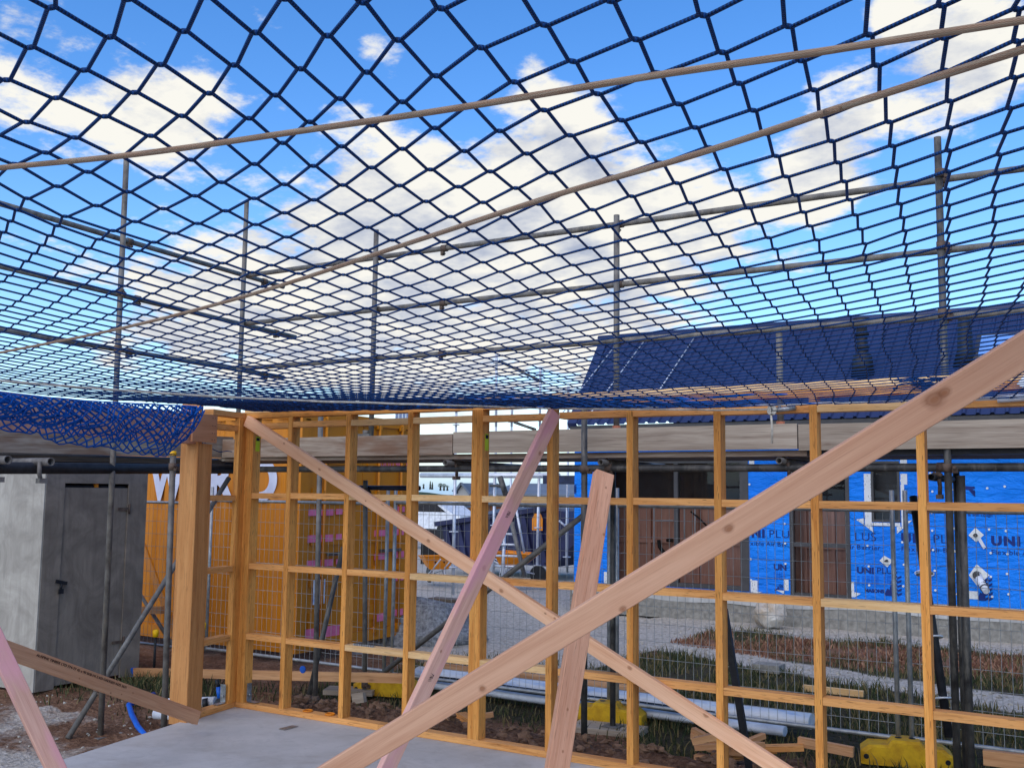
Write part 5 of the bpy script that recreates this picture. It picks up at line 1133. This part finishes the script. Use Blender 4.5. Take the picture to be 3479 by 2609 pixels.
# far scaffold: uprights, rails, braces
FS = 'far scaffold uprights'
def farpole(r, u0, v0, u1, v1, y, label, r_=.032, mat='alum', name='scaffold_upright'):
    a, c = onY(P(r, u0, v0), y), onY(P(r, u1, v1), y); t = thing(name, label, 'scaffold', tuple(c), 'far scaffold beyond the fence'); MB().tube([c, a], r_, 8).build('tube', MT[mat], t)
    return t, a, c
RG['f'] = (1500, 950, .31646)
t_, a, c = farpole('z3', 485, 110, 460, 1460, 15.8, 'far pale upright tube with a plate, standing on a dark board by the gravel heap', .03)
for v_ in (750, 1150): q = onY(P('z3', 470, v_), 15.8); mb = MB(); mb.disc(q, (0, 0, 1), .09, .02, 14); mb.build('rosette', MT['alum'], t_)
q = onZ(P('z3', 420, 1520), -.27); mb = MB(); mb.box(q.x-.4, q.x+.45, q.y-.15, q.y+.15, -.3, -.24); single('sole_board', mb, MT['soffit'], 'dark board on the gravel under the far pale upright', 'plank')
for (r, u0, v0, u1, v1, lab) in (('z3', 930, 110, 915, 1250, 'far pale upright just right of the double stud'), ('z3', 1430, 150, 1408, 1265, 'far pale upright in front of the orange sticker of the skip'), ('z3', 1752, 190, 1742, 1150, 'far pale upright tube standing against the end corner of the blue wall')):
    t_, a, c = farpole(r, u0, v0, u1, v1, 20.5, lab)
    for f in (.12, .5): q = c.lerp(a, f); mb = MB(); mb.disc(q, (0, 0, 1), .09, .02, 14); mb.build('rosette', MT['alum'], t_)
for (u0, v0, u1, v1, lab) in ((590, 800, 585, 1580, 'far upright rising highest above the top rail, seen through the net'), (1062, 940, 1055, 1580, 'second tallest far upright, where the dark diagonal tube ends'), (765, 1150, 752, 1580, 'short far upright between the two taller far ones'), (160, 1390, 155, 1580, 'far upright tube in the sky gap between fourth stud and double stud'), (1362, 1145, 1360, 1500, 'short far upright tube just touching the end of the navy roof')):
    t_, a, c = farpole('f', u0, v0, u1, v1, 24, lab, .035)
    t_.location = c; c2 = c.copy(); c2.z = -.3; MB().tube([c2, c], .03, 8).build('tube_foot', MT['alum'], t_)
    for f in (.12, .88): q = c.lerp(a, f); mb = MB(); mb.disc(q, (0, 0, 1), .1, .02, 12); mb.build('rosette', MT['alum'], t_)
farpole('f', 620, 875, 1080, 1095, 24, 'dark diagonal tube of the far scaffold, seen through the net', .04, 'dark', 'scaffold_brace_far')
farpole('f', 780, 1530, 1010, 1610, 24, 'dark diagonal tube of the far scaffold under the top rail', .04, 'dark', 'scaffold_brace_far')
farpole('z3', 100, 115, 1660, 118, 20.5, 'long pale horizontal board of the far scaffold above the distant roofs', .06, 'alum', 'scaffold_board')
farpole('z3', 880, 230, 1040, 238, 20.4, 'short dark rail of the far scaffold by the double stud', .03, 'dark', 'scaffold_rail')
farpole('z3', 990, 130, 1060, 340, 20.3, 'thick dark leaning strut of the far scaffold between double stud and pink brace', .07, 'dark', 'scaffold_strut')
farpole('z3', 1120, 640, 1270, 1260, 17.6, 'grey leaning strut in front of the navy skip', .045, 'galvb', 'scaffold_strut')
farpole('z3', 1175, 500, 1265, 990, 17.7, 'thin pale strut with a red tip in front of the navy skip', .025, 'alum', 'scaffold_strut')
farpole('z3', 1660, 625, 1730, 690, 20.2, 'thin slanted strut beside the blue wall corner', .025, 'alum', 'scaffold_strut')
q = onY(P('z3', 1740, 130), 19.8); mb = MB(); mb.box(q.x-.42, q.x+.4, 19.5, 20.3, q.z-.16, q.z+.02); mb2 = single('scaffold_platform', mb, MT['navy'], 'navy slotted platform edge of the far scaffold beside the blue wall', 'platform')
# distant houses (real size, about eighty metres off)
def farhouse(px0, px1, pyb, pye, pyr, y, label, gable=None, matw='housewhite', matr='greyroof', depth=9):
    a, b_ = onY((px0, pye), y), onY((px1, pye), y); zb = -2.2; ze = a.z; zr = onY((px0, pyr), y+depth/2).z
    t = thing('distant_house', label, 'house', ((a.x+b_.x)/2, y+depth/2, zb)); mb = MB(); mb.box(a.x, b_.x, y, y+depth, zb, ze); 
    mb.quad([(a.x, y, ze), (a.x, y+depth/2, zr), (a.x, y+depth, ze)]); mb.quad([(b_.x, y, ze), (b_.x, y+depth/2, zr), (b_.x, y+depth, ze)][::-1]); mb.build('wall', MT[matw], t)
    mb = MB(); h_ = .15
    for s_ in (0, 1):
        yy = y-.4 if s_ == 0 else y+depth+.4; z_ = ze-.12
        q = [Vector((a.x-.3, yy, z_)), Vector((b_.x+.3, yy, z_)), Vector((b_.x+.3, y+depth/2, zr)), Vector((a.x-.3, y+depth/2, zr))]; up = Vector((0, 0, h_))
        mb.quad([p+up for p in q] if s_ == 0 else [p+up for p in q][::-1]); mb.quad(q[::-1])
        for k in range(4): k2 = (k+1) % 4; mb.quad([q[k], q[k2], q[k2]+up, q[k]+up])
    mb.build('roof', MT[matr], t)
    n = max(1, int((b_.x-a.x)/5))
    for k in range(n): x = a.x+(b_.x-a.x)*(k+.5)/n; mb = MB(); mb.box(x-.7, x+.7, y-.05, y+.05, ze-1.9, ze-.6); mb.build('window', MT['interdark'], t)
    if gable:
        g0, g1, gp = gable; A_, B_, Pk = onY(g0, y-3), onY(g1, y-3), onY(gp, y-3); mb = MB()
        f = [Vector((A_.x, y-3, zb)), Vector((B_.x, y-3, zb)), B_, Pk, A_]; mb.quad(f); bk = [p+Vector((0, 6, 0)) for p in f]
        for k in range(5): k2 = (k+1) % 5; mb.quad([f[k], bk[k], bk[k2], f[k2]])
        mb.build('gable_wing', MT[matw], t); mb = MB(); o_ = Vector((0, -.3, .12))
        for p, q in ((A_, Pk), (B_, Pk)): e = (p-q).normalized()*.5; mb.quad([q+o_, p+e+o_, p+e+o_+Vector((0, 6.5, 0)), q+o_+Vector((0, 6.5, 0))]); mb.beam(q+o_, p+e+o_, .2, .2, (0, 1, 0))
        mb.build('gable_roof', MT[matr], t)
    return t
farhouse(*[P('z3', 880, 0)[0], P('z3', 1830, 0)[0]], 0, P('z3', 0, 322)[1], P('z3', 0, 222)[1], 75, 'distant white house with a long grey roof, beyond the skip')
farhouse(P('z3', 500, 0)[0], P('z3', 660, 0)[0], 0, P('z3', 0, 285)[1], P('z3', 0, 212)[1], 90, 'distant white gabled house with a grey roof, beside the fourth stud', (P('z3', 520, 290), P('z3', 640, 300), P('z3', 572, 215)))
farhouse(P('z3', 105, 0)[0], P('z3', 440, 0)[0], 0, P('z3', 0, 470)[1], P('z3', 0, 440)[1], 48, 'distant low red brick building behind the fence beside the parked car', None, 'brick', 'greyroof', 7)
farhouse(P('z3', 1660, 0)[0], P('z3', 1900, 0)[0], 0, P('z3', 0, 470)[1], P('z3', 0, 450)[1], 46, 'distant red brick wall in the gap beside the blue wall corner', None, 'brick', 'greyroof', 5)
# parked white car by the brick building
q = onY(P('z3', 200, 560), 36); t = thing('parked_car', 'small white car parked far off in front of the brick building', 'car', (q.x, 36, q.z-.9))
prof = [(-2.1, .35), (-2.1, .8), (-1.9, .95), (-1.1, 1.02), (-.5, 1.45), (.9, 1.48), (1.7, 1.0), (2.1, .9), (2.15, .35)]
mb = MB(); zc = q.z-.9
f = [Vector((q.x+x, 35.2, zc+z)) for x, z in prof]; bk = [p+Vector((0, 1.6, 0)) for p in f]; mb.quad(f[::-1]); mb.quad(bk)
for k in range(len(f)): k2 = (k+1) % len(f); mb.quad([f[k], f[k2], bk[k2], bk[k]])
mb.build('body', MT['white'], t); mb = MB(); mb.quad([(q.x+x, 35.19, zc+z) for x, z in ((-.95, 1.05), (-.45, 1.38), (.85, 1.4), (1.4, 1.05))][::-1]); mb.build('side_glass', MT['interdark'], t)
for x in (-1.3, 1.35): mb = MB(); mb.disc((q.x+x, 35.2, zc+.33), (0, 1, 0), .33, .22, 18); mb.build('wheel', MT['black'], t)
# corrugated fence / shed cladding left of the skip
q0, q1 = onY(P('z3', 100, 880), 26), onY(P('z3', 330, 880), 26); mb = MB(); n = 40
for k in range(n):
    xa, xb = q0.x+(q1.x-q0.x)*k/n, q0.x+(q1.x-q0.x)*(k+1)/n; mb.quad([(xa, 26+.05*(k % 2), -.6), (xb, 26+.05*((k+1) % 2), -.6), (xb, 26+.05*((k+1) % 2), q0.z), (xa, 26+.05*(k % 2), q0.z)])
for k in range(n):
    xa, xb = q0.x+(q1.x-q0.x)*k/n, q0.x+(q1.x-q0.x)*(k+1)/n; mb.quad([(xa, 26.1, -.6), (xb, 26.1, -.6), (xb, 26.1, q0.z), (xa, 26.1, q0.z)][::-1])
single('corrugated_screen', mb, MT['frame'], 'dark corrugated metal screen behind the left wheelbarrow', 'fence')
# grey sloping roofs in the middle distance
q = onY(P('z3', 500, 560), 42); t = thing('corrugated_lean_to', 'pale grey corrugated lean-to roof rising behind the low end of the skip', 'shed', (q.x, 43, -1.5))
a, b_ = onY(P('z3', 330, 650), 40), onY(P('z3', 680, 600), 40); z1 = onY(P('z3', 640, 470), 46).z; mb = MB(); n = 26
for k in range(n):
    xa, xb = a.x+(b_.x-a.x)*k/n, a.x+(b_.x-a.x)*(k+1)/n; mb.quad([(xa, 40, a.z+.05*(k % 2)), (xb, 40, a.z+.05*((k+1) % 2)), (xb, 46, z1+.05*((k+1) % 2)), (xa, 46, z1+.05*(k % 2))])
mb.build('roof', MT['greyroof'], t); mb = MB(); mb.box(a.x+.1, b_.x-.1, 40.2, 46, -1.5, a.z-.05); mb.build('wall', MT['housewhite'], t)
# hill with distant trees
hm = plain('hill_grass', rgb(70, 88, 62), rgb(50, 66, 46), .95, .05, 0, .1, 0)
HY = 190; mb = MB(); nx, ny = 40, 8; pts = {}
for i in range(nx+1):
    px = 1250+i/nx*900
    for j in range(ny+1):
        y = 120+(HY-120)*j/ny; g = onY((px, 1700), y); top = onY((px, 1658+ (i/nx)**1.0*70 + 4*mnoise.noise((i*.3, 1, 1))), HY).z
        pts[i, j] = (g.x, y, -4+(top+4)*math.sin(j/ny*math.pi/2))
for i in range(nx):
    for j in range(ny): mb.quad([pts[i, j], pts[i+1, j], pts[i+1, j+1], pts[i, j+1]], smooth=True)
single('hill', mb, hm, None, None, kind='structure')
tm = grassmat('distant_foliage', rgb(40, 54, 38), rgb(54, 70, 48), rgb(74, 88, 60))
trm = plain('bark', rgb(70, 58, 46), rgb(50, 42, 34))
def fartree(px, pyb, pyt, wpx, y, label, cone=False):
    c = onY((px, pyb), y); hgt = onY((px, pyt), y).z-c.z; w_ = wpx*y/F*.6
    t = thing('distant_tree', label, 'tree', tuple(c), 'trees on the far hill'); mb = MB(); mb.tube([c-Vector((0, 0, .5)), c+Vector((0, 0, hgt*.5))], .2, 6, True, [.25, .12]); mb.build('trunk', trm, t)
    mb = MB()
    for k in range(420):
        z = random.random()**.8; rad = w_*((1-z)*.9+.08 if cone else math.sqrt(max(0, 1-(2*z-1)**2))*(.8+.3*random.random())); a = random.random()*6.28; r_ = rad*math.sqrt(random.random())
        p = c+Vector((r_*math.cos(a), r_*math.sin(a), hgt*(.15+.85*z))); s_ = hgt*.055*random.uniform(.6, 1.4)
        v1, v2 = Vector([random.gauss(0, 1) for _ in range(3)]).normalized()*s_, Vector([random.gauss(0, 1) for _ in range(3)]).normalized()*s_; mb.quad([p-v1, p+v2, p+v1, p-v2])
    mb.build('crown', tm, t)
random.seed(11)
fartree(P('z3', 205, 0)[0], P('z3', 0, 245)[1], P('z3', 0, 182)[1], 7, 170, 'taller of two narrow dark conifers on the far hill', True)
fartree(P('z3', 228, 0)[0], P('z3', 0, 247)[1], P('z3', 0, 192)[1], 7, 172, 'shorter of two narrow dark conifers on the far hill', True)
for k, (u, v, w_) in enumerate(((320, 205, 20), (360, 212, 20), (398, 228, 16))): fartree(P('z3', u, 0)[0], P('z3', 0, 258)[1], P('z3', 0, v)[1], w_, 165, ('tallest of three rounded dark trees on the far hill', 'rounded dark tree on the far hill between the tallest and lowest ones', 'lowest of three rounded dark trees on the far hill')[k])
fartree(P('z3', 130, 0)[0], P('z3', 0, 240)[1], P('z3', 0, 212)[1], 9, 175, 'small dark tree on the far hill next to the orange container edge')

# ------------------------------------------------------------------ GROUND
def gauss(x, y, cx, cy_, sx, sy): return math.exp(-((x-cx)/sx)**2-((y-cy_)/sy)**2)
def gz(x, y):
    z = -.30
    if y < 8.4 and x > -6.6:
        t = max(0, 1-abs(y-6.75)/1.0); n = mnoise.noise((x*2.2, y*2.2, 3))*.5+.5; n2 = mnoise.noise((x*7, y*7, 8))*.5+.5
        z += t*(.12+.20*n+.10*n2)*min(1, (x+6.6)/.4)
        z += .06*mnoise.noise((x*6, y*6, 2))*min(1, max(0, (9-y)))
    if x < -6.2: z -= .05*min(1, (-6.2-x)); z += .035*mnoise.noise((x*3, y*3, 5))+.02*mnoise.noise((x*11, y*11, 5)); z += .18*gauss(x, y, -8.3, 6.9, 1.1, .9)*(.6+.5*mnoise.noise((x*4, y*4, 1)))
    if y > 7.5: z += .03*mnoise.noise((x*.8, y*.8, 1))+.012*mnoise.noise((x*5, y*5, 1))
    if y > 20: z -= min(4, (y-20)*.02)
    lx = C0.x+RD.x*((6.1-y)/.982) if y < 6.1 else -6.3
    if y < WY+.10 and x > lx-.02: z = -.34
    return z
xs_ = [-900, -400, -150, -70, -35, -22, -16]+list(np.arange(-13.5, 2.01, .105))+[2.6, 4, 8, 20, 60, 200, 900]
ys_ = [-40, -10, -2, 1]+list(np.arange(2.5, 11.0, .105))+list(np.arange(11.0, 17.2, .2))+[18, 20, 23, 28, 36, 50, 80, 120, 200, 400, 1200]
GA = onZ((2400, 2212), -.3); GB = onZ((3479, 2388), -.3)
def cover(x, y):
    n = mnoise.noise((x*1.1, y*1.1, 6))*.5
    gr = dr_ = gv = 0.0
    if y > 7.4 and x > -7.6: gr = min(1, (y-7.7+n)*1.1)
    if x <= -6.6 and 5.8 < y < 8.6: gr = max(gr, .75*gauss(x, y, -8.6, 7.4, 1.2, .7)*1.3)
    # dry red strip
    dl_ = (y-(13.6+.10*(x+3)))
    if x > -7: dr_ = max(0, min(1, 1.2-abs(dl_-.4)/1.25+n))
    # gravel path
    py_ = GA.y+(GB.y-GA.y)*(x-GA.x)/(GB.x-GA.x) - .15
    gv = max(0, min(1, 1.35-abs(y-py_)/.42+n*.6))
    if y > 15.0: gv = max(gv, min(1, (y-15.0+n*.6)*1.6))
    if x < -5.6 and y > 10.2: gv = max(gv, min(1, (y-10.2+n*1.2)*.9), 0)
    if x < -6.4 and y < 6.2: gv = max(gv, .38+.5*n)
    if x < -6.9 and y < 5.2: gv = .62+.5*n
    if y > 20: gv = max(gv, 1)
    if gv > .8: dr_ *= .3
    return gr, dr_, gv
vv = []; cc = []
for y in ys_:
    for x in xs_: vv.append((x, y, gz(x, y))); cc.append(cover(x, y)+(1.0,))
nx = len(xs_); ff = [(r*nx+k, r*nx+k+1, (r+1)*nx+k+1, (r+1)*nx+k) for r in range(len(ys_)-1) for k in range(nx-1)]
me = bpy.data.meshes.new('ground'); me.from_pydata(vv, [], ff); ca = me.color_attributes.new('cover', 'FLOAT_COLOR', 'POINT'); ca.data.foreach_set('color', np.array(cc, dtype=np.float32).ravel())
me.polygons.foreach_set('use_smooth', [True]*len(ff)); me.materials.append(MT['ground']); g = bpy.data.objects.new('ground', me); COL.objects.link(g); g['kind'] = 'structure'
# grass and dry weeds
random.seed(3)
def blades(n, region, test, hmin, hmax, name, mat, w0=.006):
    V = []; Fc = []; k = 0; tries = 0
    while k < n and tries < n*14:
        tries += 1; y = region[2]+(region[3]-region[2])*random.random()**1.25; x = random.uniform(region[0], region[1])
        if random.random() > test(x, y): continue
        z = gz(x, y)-.01; h = random.uniform(hmin, hmax)*(.6+.8*(mnoise.noise((x*1.5, y*1.5, 2))*.5+.5)); a = random.random()*6.28; ln = random.uniform(.1, .8)*h; b_ = random.random()*6.28
        dx, dy = math.cos(a)*w0, math.sin(a)*w0; lx, ly = math.cos(b_)*ln, math.sin(b_)*ln; m0 = len(V)
        V += [(x-dx, y-dy, z), (x+dx, y+dy, z), (x-dx*.7+lx*.35, y-dy*.7+ly*.35, z+h*.6), (x+dx*.7+lx*.35, y+dy*.7+ly*.35, z+h*.6), (x+lx, y+ly, z+h)]
        Fc += [(m0, m0+1, m0+3, m0+2), (m0+2, m0+3, m0+4)]; k += 1
    me = bpy.data.meshes.new(name); me.from_pydata(V, [], Fc); me.materials.append(MT[mat]); ob = bpy.data.objects.new(name, me); COL.objects.link(ob); return ob
def tg(x, y):
    a, d_, v = cover(x, y); n = mnoise.noise((x*1.7, y*1.7, 9))*.5+.5
    return max(0, a-(v*1.1)-(d_*.75))*max(0, n*1.9-.45)
def td(x, y): a, d_, v = cover(x, y); n = mnoise.noise((x*2.1, y*2.1, 4))*.5+.5; return max(0, d_-v*.9)*max(0, n*2.2-.6)
go = blades(24000, (-9.8, .6, 6.0, 15.6), tg, .03, .135, 'green_grass', 'grass'); prop(go, 'rough green grass growing on both sides of the wire fence', 'grass', None, 'stuff')
do = blades(11000, (-7, 1.2, 10.5, 16.2), td, .02, .085, 'dry_weeds', 'dry', .011); prop(do, 'dry reddish weeds in a band beyond the gravel path', 'weeds', None, 'stuff')
# stones and clods
def clods(n, region, test, smin, smax, name, mat, label, cat):
    mb = MB(); k = 0
    while k < n:
        x = random.uniform(region[0], region[1]); y = random.uniform(region[2], region[3])
        if random.random() > test(x, y): continue
        s_ = random.uniform(smin, smax)*random.uniform(.5, 1); mb.blob((x, y, gz(x, y)+s_*.15), s_, s_*random.uniform(.6, 1), s_*random.uniform(.45, .8), 7, 5, .9, random.random()*50); k += 1
    mb.sm = [False]*len(mb.sm); ob = single(name, mb, MT[mat], label, cat, None, 'stuff')
MT['clod'] = plain('dirt_clod', rgb(142, 112, 90), rgb(98, 74, 58), .95, 12, 0, .1, .8)
clods(900, (-6.2, 1.0, 6.32, 7.7), lambda x, y: max(0, 1-abs(y-6.8)/.7), .010, .062, 'dirt_clods', 'clod', 'brown dirt clods heaped just behind the bottom plate of the frame', 'dirt')
MT['stone'] = plain('pale_stone', rgb(186, 180, 168), rgb(136, 130, 120), .9, 10, 0, .1, .5)
clods(650, (-9.5, -5.9, 3.0, 6.6), lambda x, y: 1 if x < (C0.x+RD.x*((6.1-y)/.982) if y < 6.1 else -6.3)-.05 else 0, .005, .024, 'gravel_stones', 'stone', 'loose pale gravel between the slab edge and the plywood shed', 'gravel')
clods(500, (-6.0, .5, 10.2, 16.0), lambda x, y: max(0, cover(x, y)[2]-.4), .008, .035, 'path_gravel', 'stone', 'loose stones along the pale gravel path beyond the fence', 'gravel')

# squiggles on the pink brace
squiggle(pk, PKA, PKB, PKS, (PKB-PKA).length*.30, .0, .0265); squiggle(pk, PKA, PKB, PKS, (PKB-PKA).length*.70, .0, .0265)
A_ = onD(P(2, 330, 1390), 5.3)
# ------------------------------------------------------------------ SKY AND LIGHT
SUN_EL, SUN_AZ = R_(42), R_(178)
wd = bpy.data.worlds.new('World'); SC.world = wd; wd.use_nodes = True; nt_ = wd.node_tree; nt_.nodes.clear()
def N(t, **k):
    n = nt_.nodes.new(t)
    for a, b_ in k.items(): setattr(n, a, b_)
    return n
def L(a, b_): nt_.links.new(a, b_)
def MA(op, a, b_=0.0, c_=None, clamp=False):
    m_ = N('ShaderNodeMath', operation=op, use_clamp=clamp)
    for k, v in enumerate((a, b_, c_)):
        if v is None: continue
        if isinstance(v, (int, float)): m_.inputs[k].default_value = v
        else: L(v, m_.inputs[k])
    return m_.outputs[0]
tc = N('ShaderNodeTexCoord'); vn = N('ShaderNodeVectorMath', operation='NORMALIZE'); L(tc.outputs['Generated'], vn.inputs[0]); DIR = vn.outputs[0]
sk = N('ShaderNodeTexSky', sky_type='NISHITA', sun_disc=False, sun_elevation=SUN_EL, sun_rotation=SUN_AZ, air_density=1.0, dust_density=.05, ozone_density=2.2, altitude=200)
hs = N('ShaderNodeHueSaturation'); hs.inputs['Saturation'].default_value = 1.32; hs.inputs['Value'].default_value = 1.2; hs.inputs['Hue'].default_value = .508; L(sk.outputs[0], hs.inputs['Color'])
sp_ = N('ShaderNodeSeparateXYZ'); L(DIR, sp_.inputs[0])
def dens(off):
    z_ = MA('ADD', MA('MAXIMUM', MA('ADD', sp_.outputs[2], off), 0.0), .16)
    cx = N('ShaderNodeCombineXYZ'); L(MA('DIVIDE', sp_.outputs[0], z_), cx.inputs[0]); L(MA('DIVIDE', sp_.outputs[1], z_), cx.inputs[1])
    n = N('ShaderNodeTexNoise'); n.inputs['Scale'].default_value = 1.15; n.inputs['Detail'].default_value = 9; n.inputs['Roughness'].default_value = .56; n.inputs['Distortion'].default_value = .25; L(cx.outputs[0], n.inputs['Vector'])
    n2 = N('ShaderNodeTexNoise'); n2.inputs['Scale'].default_value = 5.2; n2.inputs['Detail'].default_value = 8; n2.inputs['Roughness'].default_value = .62; L(cx.outputs[0], n2.inputs['Vector'])
    return MA('ADD', MA('MULTIPLY', n.outputs['Fac'], .52), MA('MULTIPLY', n2.outputs['Fac'], .48))
blobs = [((1000, 400), 6.5, .27), ((760, 540), 5.5, .24), ((1250, 420), 5.5, .25), ((1500, 470), 5, .19), ((1800, 330), 3.4, .32), ((1760, 410), 3.2, .2), ((2090, 170), 4.2, .22), ((2180, 60), 3, .2), ((2110, 320), 2.6, .12), ((90, 140), 4.5, .25), ((430, 225), 3.2, .30), ((300, 250), 3, .22), ((830, 115), 2.6, .25), ((560, 20), 2.2, .23), ((430, 650), 5, .2), ((1150, 150), 1.2, .18), ((1320, 100), 1.1, .18), ((1440, 100), 1.4, .17), ((1920, 15), 1.1, .2),
         ((650, 690), 7, .19), ((1000, 700), 7, .17), ((950, 880), 7, .15), ((300, 700), 4, .14), ((1350, 640), 4.5, .12), ((1230, 250), 2, .1), ((1330, 560), 1.6, -.16), ((900, 60), 3, -.1), ((250, 430), 5, -.25), ((600, 330), 2.8, -.14), ((650, 120), 3.2, -.14), ((250, 60), 3.4, -.14), ((1400, 30), 5, -.12), ((1000, 220), 2, -.14), ((1960, 600), 6, -.2), ((2150, 520), 6, -.2), ((1350, 240), 2.5, -.1), ((1620, 250), 3, -.14), ((60, 800), 5, -.1), ((1620, 120), 3.4, -.12)]
acc = None
for (px, rad, amp) in blobs:
    d0 = ray(*o(*px)).normalized(); dt = N('ShaderNodeVectorMath', operation='DOT_PRODUCT'); L(DIR, dt.inputs[0]); dt.inputs[1].default_value = tuple(d0)
    k = 1/(1-math.cos(R_(rad))); e = MA('MULTIPLY', MA('EXPONENT', MA('MULTIPLY', MA('SUBTRACT', dt.outputs['Value'], 1.0), k)), amp)
    acc = e if acc is None else MA('ADD', acc, e)
D0 = dens(0.0); D1 = dens(.045)
dn = MA('ADD', MA('ADD', MA('MULTIPLY', MA('SUBTRACT', D0, .5), 2.1), .5), acc)
cov = N('ShaderNodeMapRange', interpolation_type='SMOOTHSTEP'); L(dn, cov.inputs[0]); cov.inputs[1].default_value = .605; cov.inputs[2].default_value = .78
lit = MA('ADD', MA('MULTIPLY', MA('SUBTRACT', D0, D1), 3.2), MA('ADD', .72, MA('MULTIPLY', MA('SUBTRACT', .75, dn), .55)), None, True)
rp_ = N('ShaderNodeValToRGB'); L(lit, rp_.inputs[0]); e = rp_.color_ramp.elements; e[0].position = .25; e[0].color = rgb(176, 186, 208); e[1].position = .8; e[1].color = rgb(252, 250, 242)
q_ = e.new(.5); q_.color = rgb(214, 218, 226)
hzm = N('ShaderNodeMix', data_type='RGBA'); L(MA('SUBTRACT', 1.0, MA('MULTIPLY', sp_.outputs[2], 13.0), None, True), hzm.inputs[0]); L(hs.outputs[0], hzm.inputs[6]); hzm.inputs[7].default_value = (2.3, 3.5, 4.9, 1)
bg1, bg2 = N('ShaderNodeBackground'), N('ShaderNodeBackground'); L(hzm.outputs[2], bg1.inputs[0]); bg1.inputs[1].default_value = .15; L(rp_.outputs[0], bg2.inputs[0]); bg2.inputs[1].default_value = CLOUD
mx = N('ShaderNodeMixShader'); hz = MA('MULTIPLY', cov.outputs[0], MA('ADD', MA('MULTIPLY', sp_.outputs[2], 9.0, None, True), .12, None, True)); L(hz, mx.inputs[0]); L(bg1.outputs[0], mx.inputs[1]); L(bg2.outputs[0], mx.inputs[2])
ow = N('ShaderNodeOutputWorld'); L(mx.outputs[0], ow.inputs[0])
sl = bpy.data.lights.new('sun', 'SUN'); sl.energy = 2.0; sl.angle = R_(85); sl.color = (1, .88, .72); so = bpy.data.objects.new('sun', sl); COL.objects.link(so)
sdir = Vector((math.sin(SUN_AZ)*math.cos(SUN_EL), math.cos(SUN_AZ)*math.cos(SUN_EL), math.sin(SUN_EL)))
so.rotation_euler = sdir.to_track_quat('Z', 'Y').to_euler()
SC.view_settings.view_transform = 'Standard'; SC.view_settings.look = 'None'; SC.view_settings.exposure = EXPO; SC.view_settings.gamma = 1.0
# tidy: drop the helper property used while building
for ob in SC.objects:
    if '_w' in ob: del ob['_w']
